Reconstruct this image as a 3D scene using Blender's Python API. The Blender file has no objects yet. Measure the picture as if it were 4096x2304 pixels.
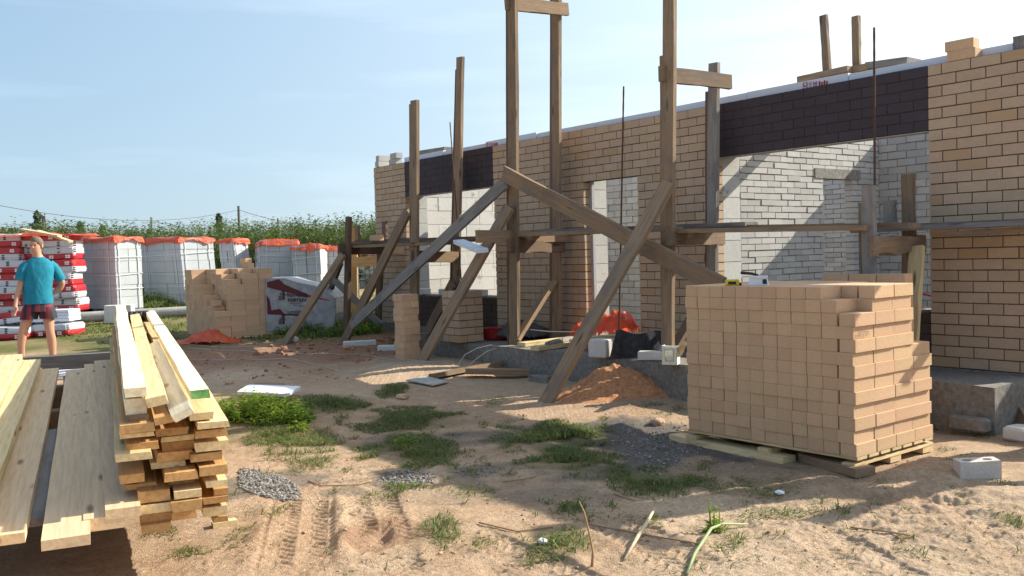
import bpy, math, random
import numpy as np
from mathutils import Vector, Matrix, Euler
random.seed(7); RNG = np.random.default_rng(7)
R_ = math.radians
SC = bpy.context.scene
COL = SC.collection

# ------------------------------------------------------------------ camera (calibrated on the brick courses)
F_PX, PITCH, ROLL = 3705.5, -0.0361, -0.0292       # focal in px of a 4096 px wide frame
CZ = 1.55
cam_d = bpy.data.cameras.new("camera"); cam = bpy.data.objects.new("camera", cam_d); COL.objects.link(cam)
cam_d.sensor_width = 36.0; cam_d.lens = 36.0 * F_PX / 4096.0
cam_d.clip_start = 0.1; cam_d.clip_end = 3000
cp, sp, cr, sr = math.cos(PITCH), math.sin(PITCH), math.cos(ROLL), math.sin(ROLL)
CR = np.array([[cr, sr, 0], [-sr, cr, 0], [0, 0, 1]]) @ np.array([[1, 0, 0], [0, -sp, cp], [0, -cp, -sp]])
M = Matrix([list(map(float, r)) for r in CR.T]).to_4x4(); M.translation = (0, 0, CZ)
cam.matrix_world = M
SC.camera = cam

# ------------------------------------------------------------------ house frame: u along the front wall, w out of it, z up
TH = 0.9091
P0 = np.array([3.8404, 8.489, 0.0]); ZB = 0.412        # brick base height
U = np.array([math.cos(TH), -math.sin(TH), 0.0]); N = np.array([-math.sin(TH), -math.cos(TH), 0.0]); ZV = np.array([0, 0, 1.0])
def H(u, w, z): return P0 + u * U + w * N + z * ZV

# ------------------------------------------------------------------ sun, sky, exposure
SUN_H = 0.34 * U - N                                   # horizontal direction towards the sun
SUN_H = SUN_H / np.linalg.norm(SUN_H[:2]) * 1.0
SUN_EL = math.atan(0.66 / math.hypot(0.34, 1.0))
SUN_AZ = math.atan2(SUN_H[0], SUN_H[1])                # from +Y towards +X
sd = bpy.data.lights.new("sun", 'SUN'); sun = bpy.data.objects.new("sun", sd); COL.objects.link(sun)
sd.energy = 5.0; sd.angle = R_(0.53); sd.color = (1.0, 0.94, 0.79)
sv = Vector((math.sin(SUN_AZ) * math.cos(SUN_EL), math.cos(SUN_AZ) * math.cos(SUN_EL), math.sin(SUN_EL)))
sun.rotation_euler = sv.to_track_quat('Z', 'Y').to_euler()
wd = bpy.data.worlds.new("World"); SC.world = wd; wd.use_nodes = True
nt = wd.node_tree; bg = nt.nodes['Background']
sky = nt.nodes.new('ShaderNodeTexSky'); sky.sky_type = 'NISHITA'; sky.sun_disc = False
sky.sun_elevation = SUN_EL; sky.sun_rotation = SUN_AZ
sky.air_density = 1.0; sky.dust_density = 0.6; sky.ozone_density = 1.5; sky.altitude = 100
def vm(op, a, b):
    n = nt.nodes.new('ShaderNodeVectorMath'); n.operation = op
    for i, x in enumerate((a, b)):
        if hasattr(x, 'links'): nt.links.new(x, n.inputs[i])
        else: n.inputs[i].default_value = x
    return n
# hazy summer air: softer horizon, broad bright aureole round the sun
den = vm('ADD', vm('MULTIPLY', sky.outputs[0], (0.43, 0.43, 0.43)).outputs[0], (1, 1, 1))
soft = vm('MULTIPLY', vm('DIVIDE', sky.outputs[0], den.outputs[0]).outputs[0], (1.14, 1.48, 1.80))
wtc = nt.nodes.new('ShaderNodeTexCoord')
dot = vm('DOT_PRODUCT', wtc.outputs['Generated'], tuple(sv))
mr = nt.nodes.new('ShaderNodeMapRange'); nt.links.new(dot.outputs['Value'], mr.inputs[0]); mr.inputs[1].default_value = -1.0; mr.inputs[2].default_value = 1.0
pwn = nt.nodes.new('ShaderNodeMath'); pwn.operation = 'POWER'; nt.links.new(mr.outputs[0], pwn.inputs[0]); pwn.inputs[1].default_value = 3.7
aur = nt.nodes.new('ShaderNodeCombineXYZ')
for k_, a_ in enumerate((4.3, 4.1, 3.6)):
    q_ = nt.nodes.new('ShaderNodeMath'); q_.operation = 'MULTIPLY'; nt.links.new(pwn.outputs[0], q_.inputs[0]); q_.inputs[1].default_value = a_; nt.links.new(q_.outputs[0], aur.inputs[k_])
# faint high cirrus streaks
cm = nt.nodes.new('ShaderNodeMapping'); nt.links.new(wtc.outputs['Generated'], cm.inputs[0]); cm.inputs['Rotation'].default_value = (0.0, 0.42, 0.3); cm.inputs['Scale'].default_value = (1.2, 1.0, 11.0)
cn = nt.nodes.new('ShaderNodeTexNoise'); cn.inputs['Scale'].default_value = 2.2; cn.inputs['Detail'].default_value = 5; nt.links.new(cm.outputs[0], cn.inputs['Vector'])
cr_ = nt.nodes.new('ShaderNodeMapRange'); nt.links.new(cn.outputs[0], cr_.inputs[0]); cr_.inputs[1].default_value = 0.5; cr_.inputs[2].default_value = 0.8; cr_.inputs[3].default_value = 0.0; cr_.inputs[4].default_value = 0.55
cir = nt.nodes.new('ShaderNodeCombineXYZ')
for k_ in range(3): nt.links.new(cr_.outputs[0], cir.inputs[k_])
tot = vm('ADD', vm('ADD', soft.outputs[0], aur.outputs[0]).outputs[0], cir.outputs[0])
nt.links.new(tot.outputs[0], bg.inputs[0]); bg.inputs[1].default_value = 0.15
SC.view_settings.view_transform = 'Standard'; SC.view_settings.look = 'None'
SC.view_settings.exposure = 0.88; SC.view_settings.gamma = 1.0
SC.cycles.max_bounces = 6

# ------------------------------------------------------------------ measuring helpers (photo position -> point in the world)
KD = 4096 / 2576
def ray(x, y): return CR.T @ np.array([(x * KD - 2048) / F_PX, -(y * KD - 1152) / F_PX, -1.0])
C0 = np.array([0, 0, CZ])
def gz(x, y, z): d = ray(x, y); return C0 + d * (z - CZ) / d[2]
def dp(x, y, Y): d = ray(x, y); return C0 + d * Y / d[1]
def wp(x, y, w):
    d = ray(x, y); t = (w - (C0 - P0) @ N) / (d @ N); q = C0 + t * d
    return (q - P0) @ U, q[2]
def uw(q): q = np.asarray(q) - P0; return q @ U, q @ N
def lerp(a, b, t): return a + (b - a) * t

# ------------------------------------------------------------------ noise in numpy
TAB = np.random.default_rng(3).random((256, 256))
def vnoise(x, y):
    xi = np.floor(x).astype(int); yi = np.floor(y).astype(int); fx = x - xi; fy = y - yi
    fx = fx * fx * (3 - 2 * fx); fy = fy * fy * (3 - 2 * fy)
    a = TAB[xi & 255, yi & 255]; b = TAB[(xi + 1) & 255, yi & 255]; c = TAB[xi & 255, (yi + 1) & 255]; d = TAB[(xi + 1) & 255, (yi + 1) & 255]
    return (a * (1 - fx) + b * fx) * (1 - fy) + (c * (1 - fx) + d * fx) * fy * 1.0 - 0.5
def fbm(x, y, o=4):
    s = 0; a = 1.0
    for i in range(o):
        s = s + a * vnoise(x * 2 ** i + 17.3 * i, y * 2 ** i + 9.1 * i); a *= 0.5
    return s
def sstep(a, b, x): t = np.clip((x - a) / (b - a), 0, 1); return t * t * (3 - 2 * t)
def g0(x, y):
    "large shape of the ground"
    x = np.asarray(x, float); y = np.asarray(y, float)
    z = 0.030 * np.clip(y - 7.5, 0, 16.5) + 0.030 * np.clip(y - 15, 0, 9) + 0.012 * np.clip(y - 24, 0, 40)
    z = z + 0.030 * fbm(x * 0.55 + 3, y * 0.55, 2) * sstep(3, 8, y)
    for mx, my, r, h in MOUNDS:
        d2 = ((x - mx) ** 2 + (y - my) ** 2) / (r * r); z = z + h * np.exp(-d2)
    return z
MOUNDS = []
def gp(x, y):
    z = 0.0
    for i in range(12): q = gz(x, y, z); z = 0.5 * z + 0.5 * float(g0(q[0], q[1]))
    q[2] = float(g0(q[0], q[1])); return q
_m = gz(1060, 930, .15); MOUNDS.append((_m[0], _m[1], 0.85, 0.10))
_m = gz(690, 1000, .2); MOUNDS.append((_m[0], _m[1], 1.1, 0.14))
_m = gz(640, 935, .12); MOUNDS.append((_m[0], _m[1], 0.9, 0.07))
_m = gz(2480, 1190, 0); MOUNDS.append((_m[0], _m[1], 0.7, 0.06))

# ------------------------------------------------------------------ mesh helpers
class MB:
    def __init__(s): s.v = []; s.f = []
    def poly(s, pts):
        n = len(s.v); s.v += [tuple(map(float, p)) for p in pts]; s.f.append(tuple(range(n, n + len(pts))))
    def hexa(s, p):        # 8 points: bottom 4 ccw, top 4 ccw
        n = len(s.v); s.v += [tuple(map(float, q)) for q in p]
        for f in ((3, 2, 1, 0), (4, 5, 6, 7), (0, 1, 5, 4), (1, 2, 6, 5), (2, 3, 7, 6), (3, 0, 4, 7)): s.f.append(tuple(n + i for i in f))
    def box(s, o, a, b, c):   # corner + 3 edge vectors
        o, a, b, c = map(np.asarray, (o, a, b, c))
        if np.dot(np.cross(a, b), c) < 0: o = o + a; a = -a
        s.hexa([o, o + a, o + a + b, o + b, o + c, o + a + c, o + a + b + c, o + b + c])
    def hbox(s, u0, u1, w0, w1, z0, z1): s.box(H(u0, w0, z0), (u1 - u0) * U, (w1 - w0) * N, (z1 - z0) * ZV)
    def tube(s, pts, rad, n=8, cap=True):
        pts = [np.asarray(p, float) for p in pts]
        rad = rad if hasattr(rad, '__len__') else [rad] * len(pts)
        b = len(s.v); k = len(pts); ref = np.array([0.31, 0.17, 0.93])
        for i, p in enumerate(pts):
            t = pts[min(i + 1, k - 1)] - pts[max(i - 1, 0)]; t = t / (np.linalg.norm(t) + 1e-9)
            e = np.cross(t, ref)
            if np.linalg.norm(e) < 0.1: e = np.cross(t, np.array([1.0, 0, 0]))
            e /= np.linalg.norm(e); g = np.cross(t, e)
            for j in range(n):
                a = 2 * math.pi * j / n; s.v.append(tuple(p + rad[i] * (math.cos(a) * e + math.sin(a) * g)))
        for i in range(k - 1):
            for j in range(n): s.f.append((b + i * n + j, b + i * n + (j + 1) % n, b + (i + 1) * n + (j + 1) % n, b + (i + 1) * n + j))
        if cap: s.f.append(tuple(b + j for j in range(n))[::-1]); s.f.append(tuple(b + (k - 1) * n + j for j in range(n)))
    def loft(s, rings, cap=True):
        b = len(s.v); n = len(rings[0])
        for r in rings: s.v += [tuple(map(float, p)) for p in r]
        for i in range(len(rings) - 1):
            for j in range(n): s.f.append((b + i * n + j, b + i * n + (j + 1) % n, b + (i + 1) * n + (j + 1) % n, b + (i + 1) * n + j))
        if cap: s.f.append(tuple(b + j for j in range(n))[::-1]); s.f.append(tuple(b + (len(rings) - 1) * n + j for j in range(n)))
    def arr(s):
        return np.array(s.v, float)
def link(o): COL.objects.link(o); return o
def wloc(o):
    l = np.array(o.location)
    while o.parent: o = o.parent; l = l + np.array(o.location)
    return l
def build(name, mb, mat, parent=None, loc=None, smooth=False):
    "mesh in world coordinates -> object whose origin is loc (default: middle of its base)"
    v = mb.arr() if isinstance(mb, MB) else np.asarray(mb[0], float)
    f = mb.f if isinstance(mb, MB) else mb[1]
    if loc is None:
        loc = np.array([(v[:, 0].min() + v[:, 0].max()) / 2, (v[:, 1].min() + v[:, 1].max()) / 2, v[:, 2].min()])
    loc = np.asarray(loc, float)
    me = bpy.data.meshes.new(name); me.from_pydata((v - loc).tolist(), [], [tuple(int(i) for i in q) for q in f] if not isinstance(f, np.ndarray) else f.tolist())
    if smooth: me.polygons.foreach_set('use_smooth', [True] * len(me.polygons))
    for m in (mat if isinstance(mat, (list, tuple)) else [mat]): me.materials.append(m)
    o = link(bpy.data.objects.new(name, me))
    if parent is not None: o.parent = parent; o.location = loc - wloc(parent)
    else: o.location = loc
    return o
def tag(o, label=None, cat=None, group=None, kind=None):
    if label: o['label'] = label
    if cat: o['category'] = cat
    if group: o['group'] = group
    if kind: o['kind'] = kind
    return o
def thing(name, loc, label, cat, group=None):
    o = link(bpy.data.objects.new(name, None)); o.location = tuple(map(float, loc)); o.empty_display_size = 0.1
    return tag(o, label, cat, group)
def unit(v): v = np.asarray(v, float); return v / np.linalg.norm(v)
def board_mesh(L, wd_, th, seed=0, n=7, rough=0.004, taper=0.0, bow=0.0, wane=0.0):
    rr = random.Random(seed); v = []; f = []
    for i in range(n + 1):
        x = L * i / n; b = bow * math.sin(math.pi * i / n)
        t = 1 - taper * (i / n)
        j = lambda: rr.uniform(-rough, rough)
        wn = wane * (0.5 + 0.5 * math.sin(i * 1.9 + seed)) if wane else 0
        y0, y1 = -wd_ / 2 * t, wd_ / 2 * t
        v += [(x, y0 + j() + wn * 0.4, b), (x, y1 + j() - wn * 0.4, b), (x, y1 + j() - wn, b + th + j() * .4), (x, y0 + j() + wn, b + th + j() * .4)]
    for i in range(n):
        a = 4 * i
        for k in range(4): f.append((a + k, a + (k + 1) % 4, a + 4 + (k + 1) % 4, a + 4 + k))
    f = [q[::-1] for q in f]
    f.append((0, 1, 2, 3)); f.append((4 * n + 3, 4 * n + 2, 4 * n + 1, 4 * n))
    return v, f
_bs = [0]
def board(name, p0, p1, wdir, wd_, th, mat, parent=None, **kw):
    "a sawn board from p0 to p1 (axis of its lower face); wdir = across its width"
    p0 = np.asarray(p0, float); p1 = np.asarray(p1, float); x = p1 - p0; L = np.linalg.norm(x); x /= L
    y = np.asarray(wdir, float); y = y - x * (x @ y); y /= np.linalg.norm(y); z = np.cross(x, y)
    _bs[0] += 1
    v, f = board_mesh(L, wd_, th, _bs[0], **kw)
    me = bpy.data.meshes.new(name); me.from_pydata(v, [], f); me.materials.append(mat)
    o = link(bpy.data.objects.new(name, me))
    m = Matrix([[x[0], y[0], z[0]], [x[1], y[1], z[1]], [x[2], y[2], z[2]]])
    o.rotation_mode = 'QUATERNION'; o.rotation_quaternion = m.to_quaternion()
    if parent is not None: o.parent = parent; o.location = p0 - wloc(parent)
    else: o.location = p0
    return o

# ------------------------------------------------------------------ materials
def newmat(name):
    m = bpy.data.materials.new(name); m.use_nodes = True
    return m, m.node_tree, m.node_tree.nodes['Principled BSDF']
def nd(t, k, **inp):
    n = t.nodes.new(k)
    for a, b in inp.items(): n.inputs[a].default_value = b
    return n
def ramp(t, fac, stops):
    r = t.nodes.new('ShaderNodeValToRGB'); e = r.color_ramp.elements
    while len(e) > 1: e.remove(e[-1])
    e[0].position = stops[0][0]; e[0].color = (*stops[0][1], 1)
    for p, c in stops[1:]: q = e.new(p); q.color = (*c, 1)
    t.links.new(fac, r.inputs[0]); return r.outputs[0]
def mixc(t, fac, a, b, mode='MIX'):
    m = t.nodes.new('ShaderNodeMix'); m.data_type = 'RGBA'; m.blend_type = mode
    for i, x in ((0, fac), (6, a), (7, b)):
        if hasattr(x, 'is_linked') or hasattr(x, 'links'): t.links.new(x, m.inputs[i])
        elif isinstance(x, (int, float)): m.inputs[i].default_value = x
        else: m.inputs[i].default_value = (*x, 1) if len(x) == 3 else x
    return m.outputs[2]
def bump(t, p, h, st, dist=0.01):
    b = t.nodes.new('ShaderNodeBump'); b.inputs['Strength'].default_value = st; b.inputs['Distance'].default_value = dist
    t.links.new(h, b.inputs['Height']); t.links.new(b.outputs[0], p.inputs['Normal'])
def noise(t, vec, scale, detail=4, rough=0.6):
    n = nd(t, 'ShaderNodeTexNoise', Scale=scale, Detail=detail, Roughness=rough)
    if vec is not None: t.links.new(vec, n.inputs['Vector'])
    return n.outputs[0]
def mapped(t, vec, sc):
    m = nd(t, 'ShaderNodeMapping'); m.inputs['Scale'].default_value = sc; t.links.new(vec, m.inputs[0]); return m.outputs[0]
def hsv(t, col, h=None, s=None, v=None):
    n = t.nodes.new('ShaderNodeHueSaturation'); t.links.new(col, n.inputs['Color'])
    for k, x in (('Hue', h), ('Saturation', s), ('Value', v)):
        if x is None: continue
        if hasattr(x, 'links'): t.links.new(x, n.inputs[k])
        else: n.inputs[k].default_value = x
    return n.outputs[0]
def mrange(t, x, a, b):
    n = t.nodes.new('ShaderNodeMapRange'); t.links.new(x, n.inputs[0]); n.inputs[3].default_value = a; n.inputs[4].default_value = b; return n.outputs[0]
def simple(name, col, rough=0.8, nscale=30, var=0.25, bmp=0.2, spec=0.3, island=0.0, objr=0.0, big=0.0):
    m, t, p = newmat(name)
    tc = t.nodes.new('ShaderNodeTexCoord').outputs['Object']
    c0 = tuple(x * (1 - var) for x in col); c1 = tuple(min(1, x * (1 + var)) for x in col)
    n1 = noise(t, tc, nscale)
    c = ramp(t, n1, [(0.3, c0), (0.7, c1)])
    if big:
        n2 = noise(t, tc, 2.5, 3); c = hsv(t, c, v=mrange(t, n2, 1 - big, 1 + big))
    if island:
        g = t.nodes.new('ShaderNodeNewGeometry'); c = hsv(t, c, v=mrange(t, g.outputs['Random Per Island'], 1 - island, 1 + island))
    if objr:
        g = t.nodes.new('ShaderNodeObjectInfo'); c = hsv(t, c, v=mrange(t, g.outputs['Random'], 1 - objr, 1 + objr))
    t.links.new(c, p.inputs['Base Color']); p.inputs['Roughness'].default_value = rough; p.inputs['Specular IOR Level'].default_value = spec
    if bmp: bump(t, p, n1, bmp, 0.01)
    return m
def wood(name, ca, cb, grey=0.0, rnd=0.22, stain=0.0):
    m, t, p = newmat(name)
    tc = t.nodes.new('ShaderNodeTexCoord').outputs['Object']; oi = t.nodes.new('ShaderNodeObjectInfo')
    off = t.nodes.new('ShaderNodeVectorMath'); off.operation = 'ADD'; t.links.new(tc, off.inputs[0])
    cmb = t.nodes.new('ShaderNodeCombineXYZ'); ml = t.nodes.new('ShaderNodeMath'); ml.operation = 'MULTIPLY'; ml.inputs[1].default_value = 37.0
    t.links.new(oi.outputs['Random'], ml.inputs[0]); t.links.new(ml.outputs[0], cmb.inputs[0]); t.links.new(ml.outputs[0], cmb.inputs[1]); t.links.new(cmb.outputs[0], off.inputs[1])
    v = off.outputs[0]
    g1 = noise(t, mapped(t, v, (1.5, 28, 28)), 1.6, 6, 0.65)
    g2 = noise(t, mapped(t, v, (0.8, 4, 4)), 1.3, 3)
    c = ramp(t, g1, [(0.28, ca), (0.55, cb), (0.8, tuple(min(1, x * 1.12) for x in cb))])
    vo = nd(t, 'ShaderNodeTexVoronoi', Scale=1.0); t.links.new(mapped(t, v, (1.6, 7.5, 7.5)), vo.inputs['Vector'])
    kn = ramp(t, vo.outputs['Distance'], [(0.06, (1, 1, 1)), (0.16, (0, 0, 0))])
    c = mixc(t, kn, c, tuple(x * 0.45 for x in ca))
    if grey:
        c = mixc(t, mrange(t, g2, -0.2 * 1, grey * 1.9), c, (0.20, 0.185, 0.17))
    if stain:
        g3 = noise(t, mapped(t, v, (1.2, 3, 3)), 2.1, 4)
        s_ = ramp(t, g3, [(0.5, (0, 0, 0)), (0.62, (1, 1, 1))])
        mm = t.nodes.new('ShaderNodeMath'); mm.operation = 'MULTIPLY'; mm.inputs[1].default_value = stain; t.links.new(s_, mm.inputs[0])
        c = mixc(t, mm.outputs[0], c, (0.10, 0.095, 0.10))
    c = hsv(t, c, v=mrange(t, oi.outputs['Random'], 1 - rnd, 1 + rnd * 0.6))
    t.links.new(c, p.inputs['Base Color']); p.inputs['Roughness'].default_value = 0.82; p.inputs['Specular IOR Level'].default_value = 0.25
    bump(t, p, g1, 0.35, 0.004)
    return m
def brickmat(name, col, var=0.14, hue=0.012, objrandom=False, odd=0.0, oddcol=None, soil=0.0):
    m, t, p = newmat(name)
    tc = t.nodes.new('ShaderNodeTexCoord').outputs['Object']
    r = (t.nodes.new('ShaderNodeObjectInfo') if objrandom else t.nodes.new('ShaderNodeNewGeometry')).outputs['Random' if objrandom else 'Random Per Island']
    n1 = noise(t, tc, 90, 3); n2 = noise(t, tc, 7, 3)
    c = ramp(t, n1, [(0.25, tuple(x * 0.86 for x in col)), (0.75, tuple(min(1, x * 1.1) for x in col))])
    c = hsv(t, c, v=mrange(t, n2, 0.88, 1.12))
    rr = t.nodes.new('ShaderNodeMath'); rr.operation = 'FRACT'; r2 = t.nodes.new('ShaderNodeMath'); r2.operation = 'MULTIPLY'; r2.inputs[1].default_value = 13.7
    t.links.new(r, r2.inputs[0]); t.links.new(r2.outputs[0], rr.inputs[0])
    if odd: 
        c = mixc(t, ramp(t, rr.outputs[0], [(1 - odd, (0, 0, 0)), (1 - odd + 0.01, (1, 1, 1))]), c, oddcol)
    c = hsv(t, c, h=mrange(t, rr.outputs[0], 0.5 - hue, 0.5 + hue), v=mrange(t, r, 1 - var, 1 + var))
    t.links.new(c, p.inputs['Base Color']); p.inputs['Roughness'].default_value = 0.88; p.inputs['Specular IOR Level'].default_value = 0.2
    bump(t, p, n1, 0.25, 0.003)
    return m
TAN = (0.49, 0.355, 0.245)
M_face = brickmat("facing_brick", TAN, var=0.06, hue=0.005, odd=0.06, oddcol=(0.46, 0.30, 0.185))
M_stack = brickmat("stacked_brick", (0.575, 0.375, 0.23), var=0.07, hue=0.006, objrandom=True)
M_stackI = brickmat("stacked_brick_mass", (0.575, 0.375, 0.23), var=0.07, hue=0.006)
M_dark = brickmat("dark_brick", (0.066, 0.053, 0.060), var=0.06)
M_dkbr = brickmat("brown_brick", (0.085, 0.056, 0.045), var=0.16)
M_mort = simple("mortar_dark", (0.105, 0.082, 0.068), 0.95, 60, 0.2)
M_mortd = simple("mortar_black", (0.035, 0.028, 0.03), 0.95, 60, 0.2)
M_mortg = simple("mortar_grey", (0.26, 0.24, 0.21), 0.95, 40, 0.35, 0.5)
M_white = brickmat("white_silicate_brick", (0.43, 0.415, 0.40), var=0.12)
M_gas = brickmat("aerated_block", (0.60, 0.575, 0.54), var=0.07)
def smeared(name, col):
    m, t, p = newmat(name); tc = t.nodes.new('ShaderNodeTexCoord').outputs['Object']
    n1 = noise(t, tc, 4.2, 6, 0.65); n2 = noise(t, tc, 40, 3)
    c = ramp(t, n2, [(0.3, tuple(x * 0.9 for x in col)), (0.7, tuple(min(1, x * 1.08) for x in col))])
    c = mixc(t, ramp(t, n1, [(0.60, (0, 0, 0)), (0.66, (1, 1, 1))]), c, (0.27, 0.25, 0.22))
    g = t.nodes.new('ShaderNodeNewGeometry'); c = hsv(t, c, v=mrange(t, g.outputs['Random Per Island'], 0.9, 1.08))
    t.links.new(c, p.inputs['Base Color']); p.inputs['Roughness'].default_value = 0.9; bump(t, p, n1, 0.5, 0.01); return m
M_smear = smeared("smeared_block", (0.47, 0.46, 0.44))
M_conc = simple("concrete", (0.20, 0.185, 0.165), 0.9, 22, 0.3, 0.5, big=0.25)
M_concl = simple("concrete_light", (0.36, 0.345, 0.32), 0.9, 22, 0.2, 0.3, big=0.15)
M_eps = simple("polystyrene", (0.66, 0.69, 0.76), 0.85, 60, 0.05, 0.15, big=0.06)
M_fresh = wood("fresh_pine", (0.52, 0.36, 0.17), (0.70, 0.54, 0.30), rnd=0.18)
M_pale = wood("pale_pine", (0.62, 0.50, 0.32), (0.78, 0.68, 0.48), rnd=0.10)
M_lum = wood("lumber", (0.42, 0.215, 0.08), (0.57, 0.335, 0.14), rnd=0.25)
M_plank = wood("walkway_plank", (0.52, 0.36, 0.215), (0.66, 0.48, 0.30), grey=0.0, rnd=0.10)
M_old = wood("weathered_timber", (0.19, 0.12, 0.072), (0.29, 0.19, 0.11), grey=0.20, rnd=0.2, stain=0.35)
M_olddk = wood("dark_timber", (0.11, 0.070, 0.05), (0.17, 0.11, 0.075), grey=0.10, rnd=0.25)
M_post = wood("post_timber", (0.18, 0.122, 0.076), (0.28, 0.19, 0.118), grey=0.15, rnd=0.18, stain=0.4)
M_greyw = wood("grey_timber", (0.17, 0.15, 0.135), (0.27, 0.24, 0.215), grey=0.35, rnd=0.2, stain=0.4)
M_plt = wood("pallet_wood", (0.50, 0.36, 0.19), (0.64, 0.49, 0.28), rnd=0.12)
M_rust = simple("rusty_steel", (0.085, 0.045, 0.032), 0.75, 120, 0.4, 0.3)

# ------------------------------------------------------------------ ground sheet
def axis(lo, hi, a, b, st, g):
    c = list(np.arange(a, b, st)); s = st; x = c[-1]
    up = []
    while x < hi: s *= g; x += s; up.append(x)
    s = st; x = c[0]; dn = []
    while x > lo: s *= g; x -= s; dn.append(x)
    return np.array(dn[::-1] + c + up)
GX = axis(-320, 320, -2.0, 2.6, 0.0085, 1.04); GY = axis(-40, 420, 4.05, 6.5, 0.0085, 1.03)
X, Y = np.meshgrid(GX, GY, indexing='ij')
Z = g0(X, Y)
near = 1 - sstep(12, 30, Y)
Z += 0.016 * fbm(X * 2.1, Y * 2.1, 4) * near + 0.007 * fbm(X * 9, Y * 9, 3) * near + 0.014 * np.abs(fbm(X * 21, Y * 21, 3)) * near * sstep(-.3, .35, fbm(X * 1.1 + 8, Y * 1.1, 2)) + 0.004 * fbm(X * 48, Y * 48, 2) * near
# churned red clay near the far scaffold and between the stacks
cl = gz(760, 905, .15); u_, w_ = (X - P0[0]) * U[0] + (Y - P0[1]) * U[1], (X - P0[0]) * N[0] + (Y - P0[1]) * N[1]
clay = np.clip(1.25 - np.sqrt(((u_ + 9.0) / 2.9) ** 2 + ((w_ - 2.4) / 2.5) ** 2) + 0.5 * fbm(X * 0.9 + 5, Y * 0.9, 3), 0, 1)
clay = sstep(0.05, 0.6, clay)
Z += clay * (0.07 * fbm(X * 2.2, Y * 1.6 + 3, 4) + 0.05 * np.abs(fbm(X * 5, Y * 5, 3)))
# scuffed, trodden sand at the right front
sc = gz(2420, 1290, 0); scuff = np.exp(-(((X - sc[0]) / 1.1) ** 2 + ((Y - sc[1]) / 1.0) ** 2)) 
wx = X + 0.25 * fbm(X * 1.7, Y * 1.7, 2); wy = Y + 0.25 * fbm(X * 1.7 + 9, Y * 1.7, 2)
Z += scuff * (0.12 * np.abs(fbm(wx * 1.5, wy * 3.2, 4)) + 0.035 * fbm(X * 7, Y * 7, 4) + 0.02 * np.abs(fbm(X * 19, Y * 19, 3)) - 0.02)
# ruts, tyre prints
near_fine = 0.014 * np.abs(fbm(X * 21, Y * 21, 3)) + 0.004 * fbm(X * 48, Y * 48, 2)
def track(p, q, half, period, depth, amp, zz):
    global Z
    p = np.array(p); q = np.array(q); d = q[:2] - p[:2]; L = np.linalg.norm(d); d = d / L; r = np.array([d[1], -d[0]])
    s = (X - p[0]) * d[0] + (Y - p[1]) * d[1]; t = (X - p[0]) * r[0] + (Y - p[1]) * r[1]
    m = (1 - sstep(half * 0.86, half, np.abs(t))) * sstep(-0.1, 0.15, s) * (1 - sstep(L - 0.25, L + 0.1, s))
    m = m * sstep(-0.25, 0.1, fbm(X * 1.3 + 31, Y * 1.3, 3) + 0.22)
    tri = np.abs(((t * zz) % 1.0) - 0.5) * 2
    ph = (s / period + amp * tri) % 1.0
    rdg = np.exp(-((ph - 0.5) / 0.15) ** 2)
    cross = np.exp(-((((t * zz + 0.25) * 2 % 1.0) - 0.5) / 0.12) ** 2) * (np.floor(s / period + amp * tri).astype(int) % 2)
    fl = 0.45 * near_fine
    Z = Z * 1.0 - m * fl
    Z += m * (depth * 0.72 * np.maximum(rdg, 0.8 * cross) - 0.014) + 0.010 * np.exp(-((np.abs(t) - half * 1.12) / 0.05) ** 2) * sstep(0, .3, s) * (1 - sstep(L - .4, L, s))
track(gz(735, 1449, 0), gz(765, 1238, 0), 0.21, 0.075, 0.020, 0.9, 6.0)
track(gz(985, 1449, 0), gz(925, 1230, 0), 0.18, 0.075, 0.020, 0.9, 6.0)
track(gz(1760, 1435, 0), gz(1500, 1290, 0), 0.18, 0.085, 0.022, 0.9, 6.0)
track(gz(2290, 1470, 0), gz(2030, 1330, 0), 0.17, 0.085, 0.014, 0.9, 6.0)
track(gz(1520, 1490, 0), gz(1180, 1340, 0), 0.13, 0.085, 0.013, 0.9, 6.0)
for px, py, rx, ry, h in [(980, 1325, .10, .2, .035), (700, 1320, .07, .25, .03), (870, 1360, .05, .2, .025), (1150, 1300, .12, .12, .02), (1250, 1425, .1, .15, -.025),
                          (960, 1350, .06, .2, -.035), (1340, 1345, .06, .1, -.02), (900, 1290, .15, .12, .025), (2050, 1240, .1, .1, .02), (1450, 1400, .07, .12, .022), (640, 1140, .3, .2, .03), (1600, 1070, .3, .3, .03)]:
    q = gz(px, py, 0); Z += h * np.exp(-((X - q[0]) / rx) ** 2 - ((Y - q[1]) / ry) ** 2) * (0.6 + 1.2 * (fbm(X * 7, Y * 7, 3) + 0.4))
# hollow under the near pallet
pm_ = sstep(-1.0, -.72, u_) * (1 - sstep(.86, 1.05, u_)) * sstep(1.35, 1.6, w_) * (1 - sstep(2.68, 2.95, w_))
Z = Z * (1 - pm_) + np.minimum(Z, -0.012 + 0.3 * (Z - 0.01)) * pm_
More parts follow.
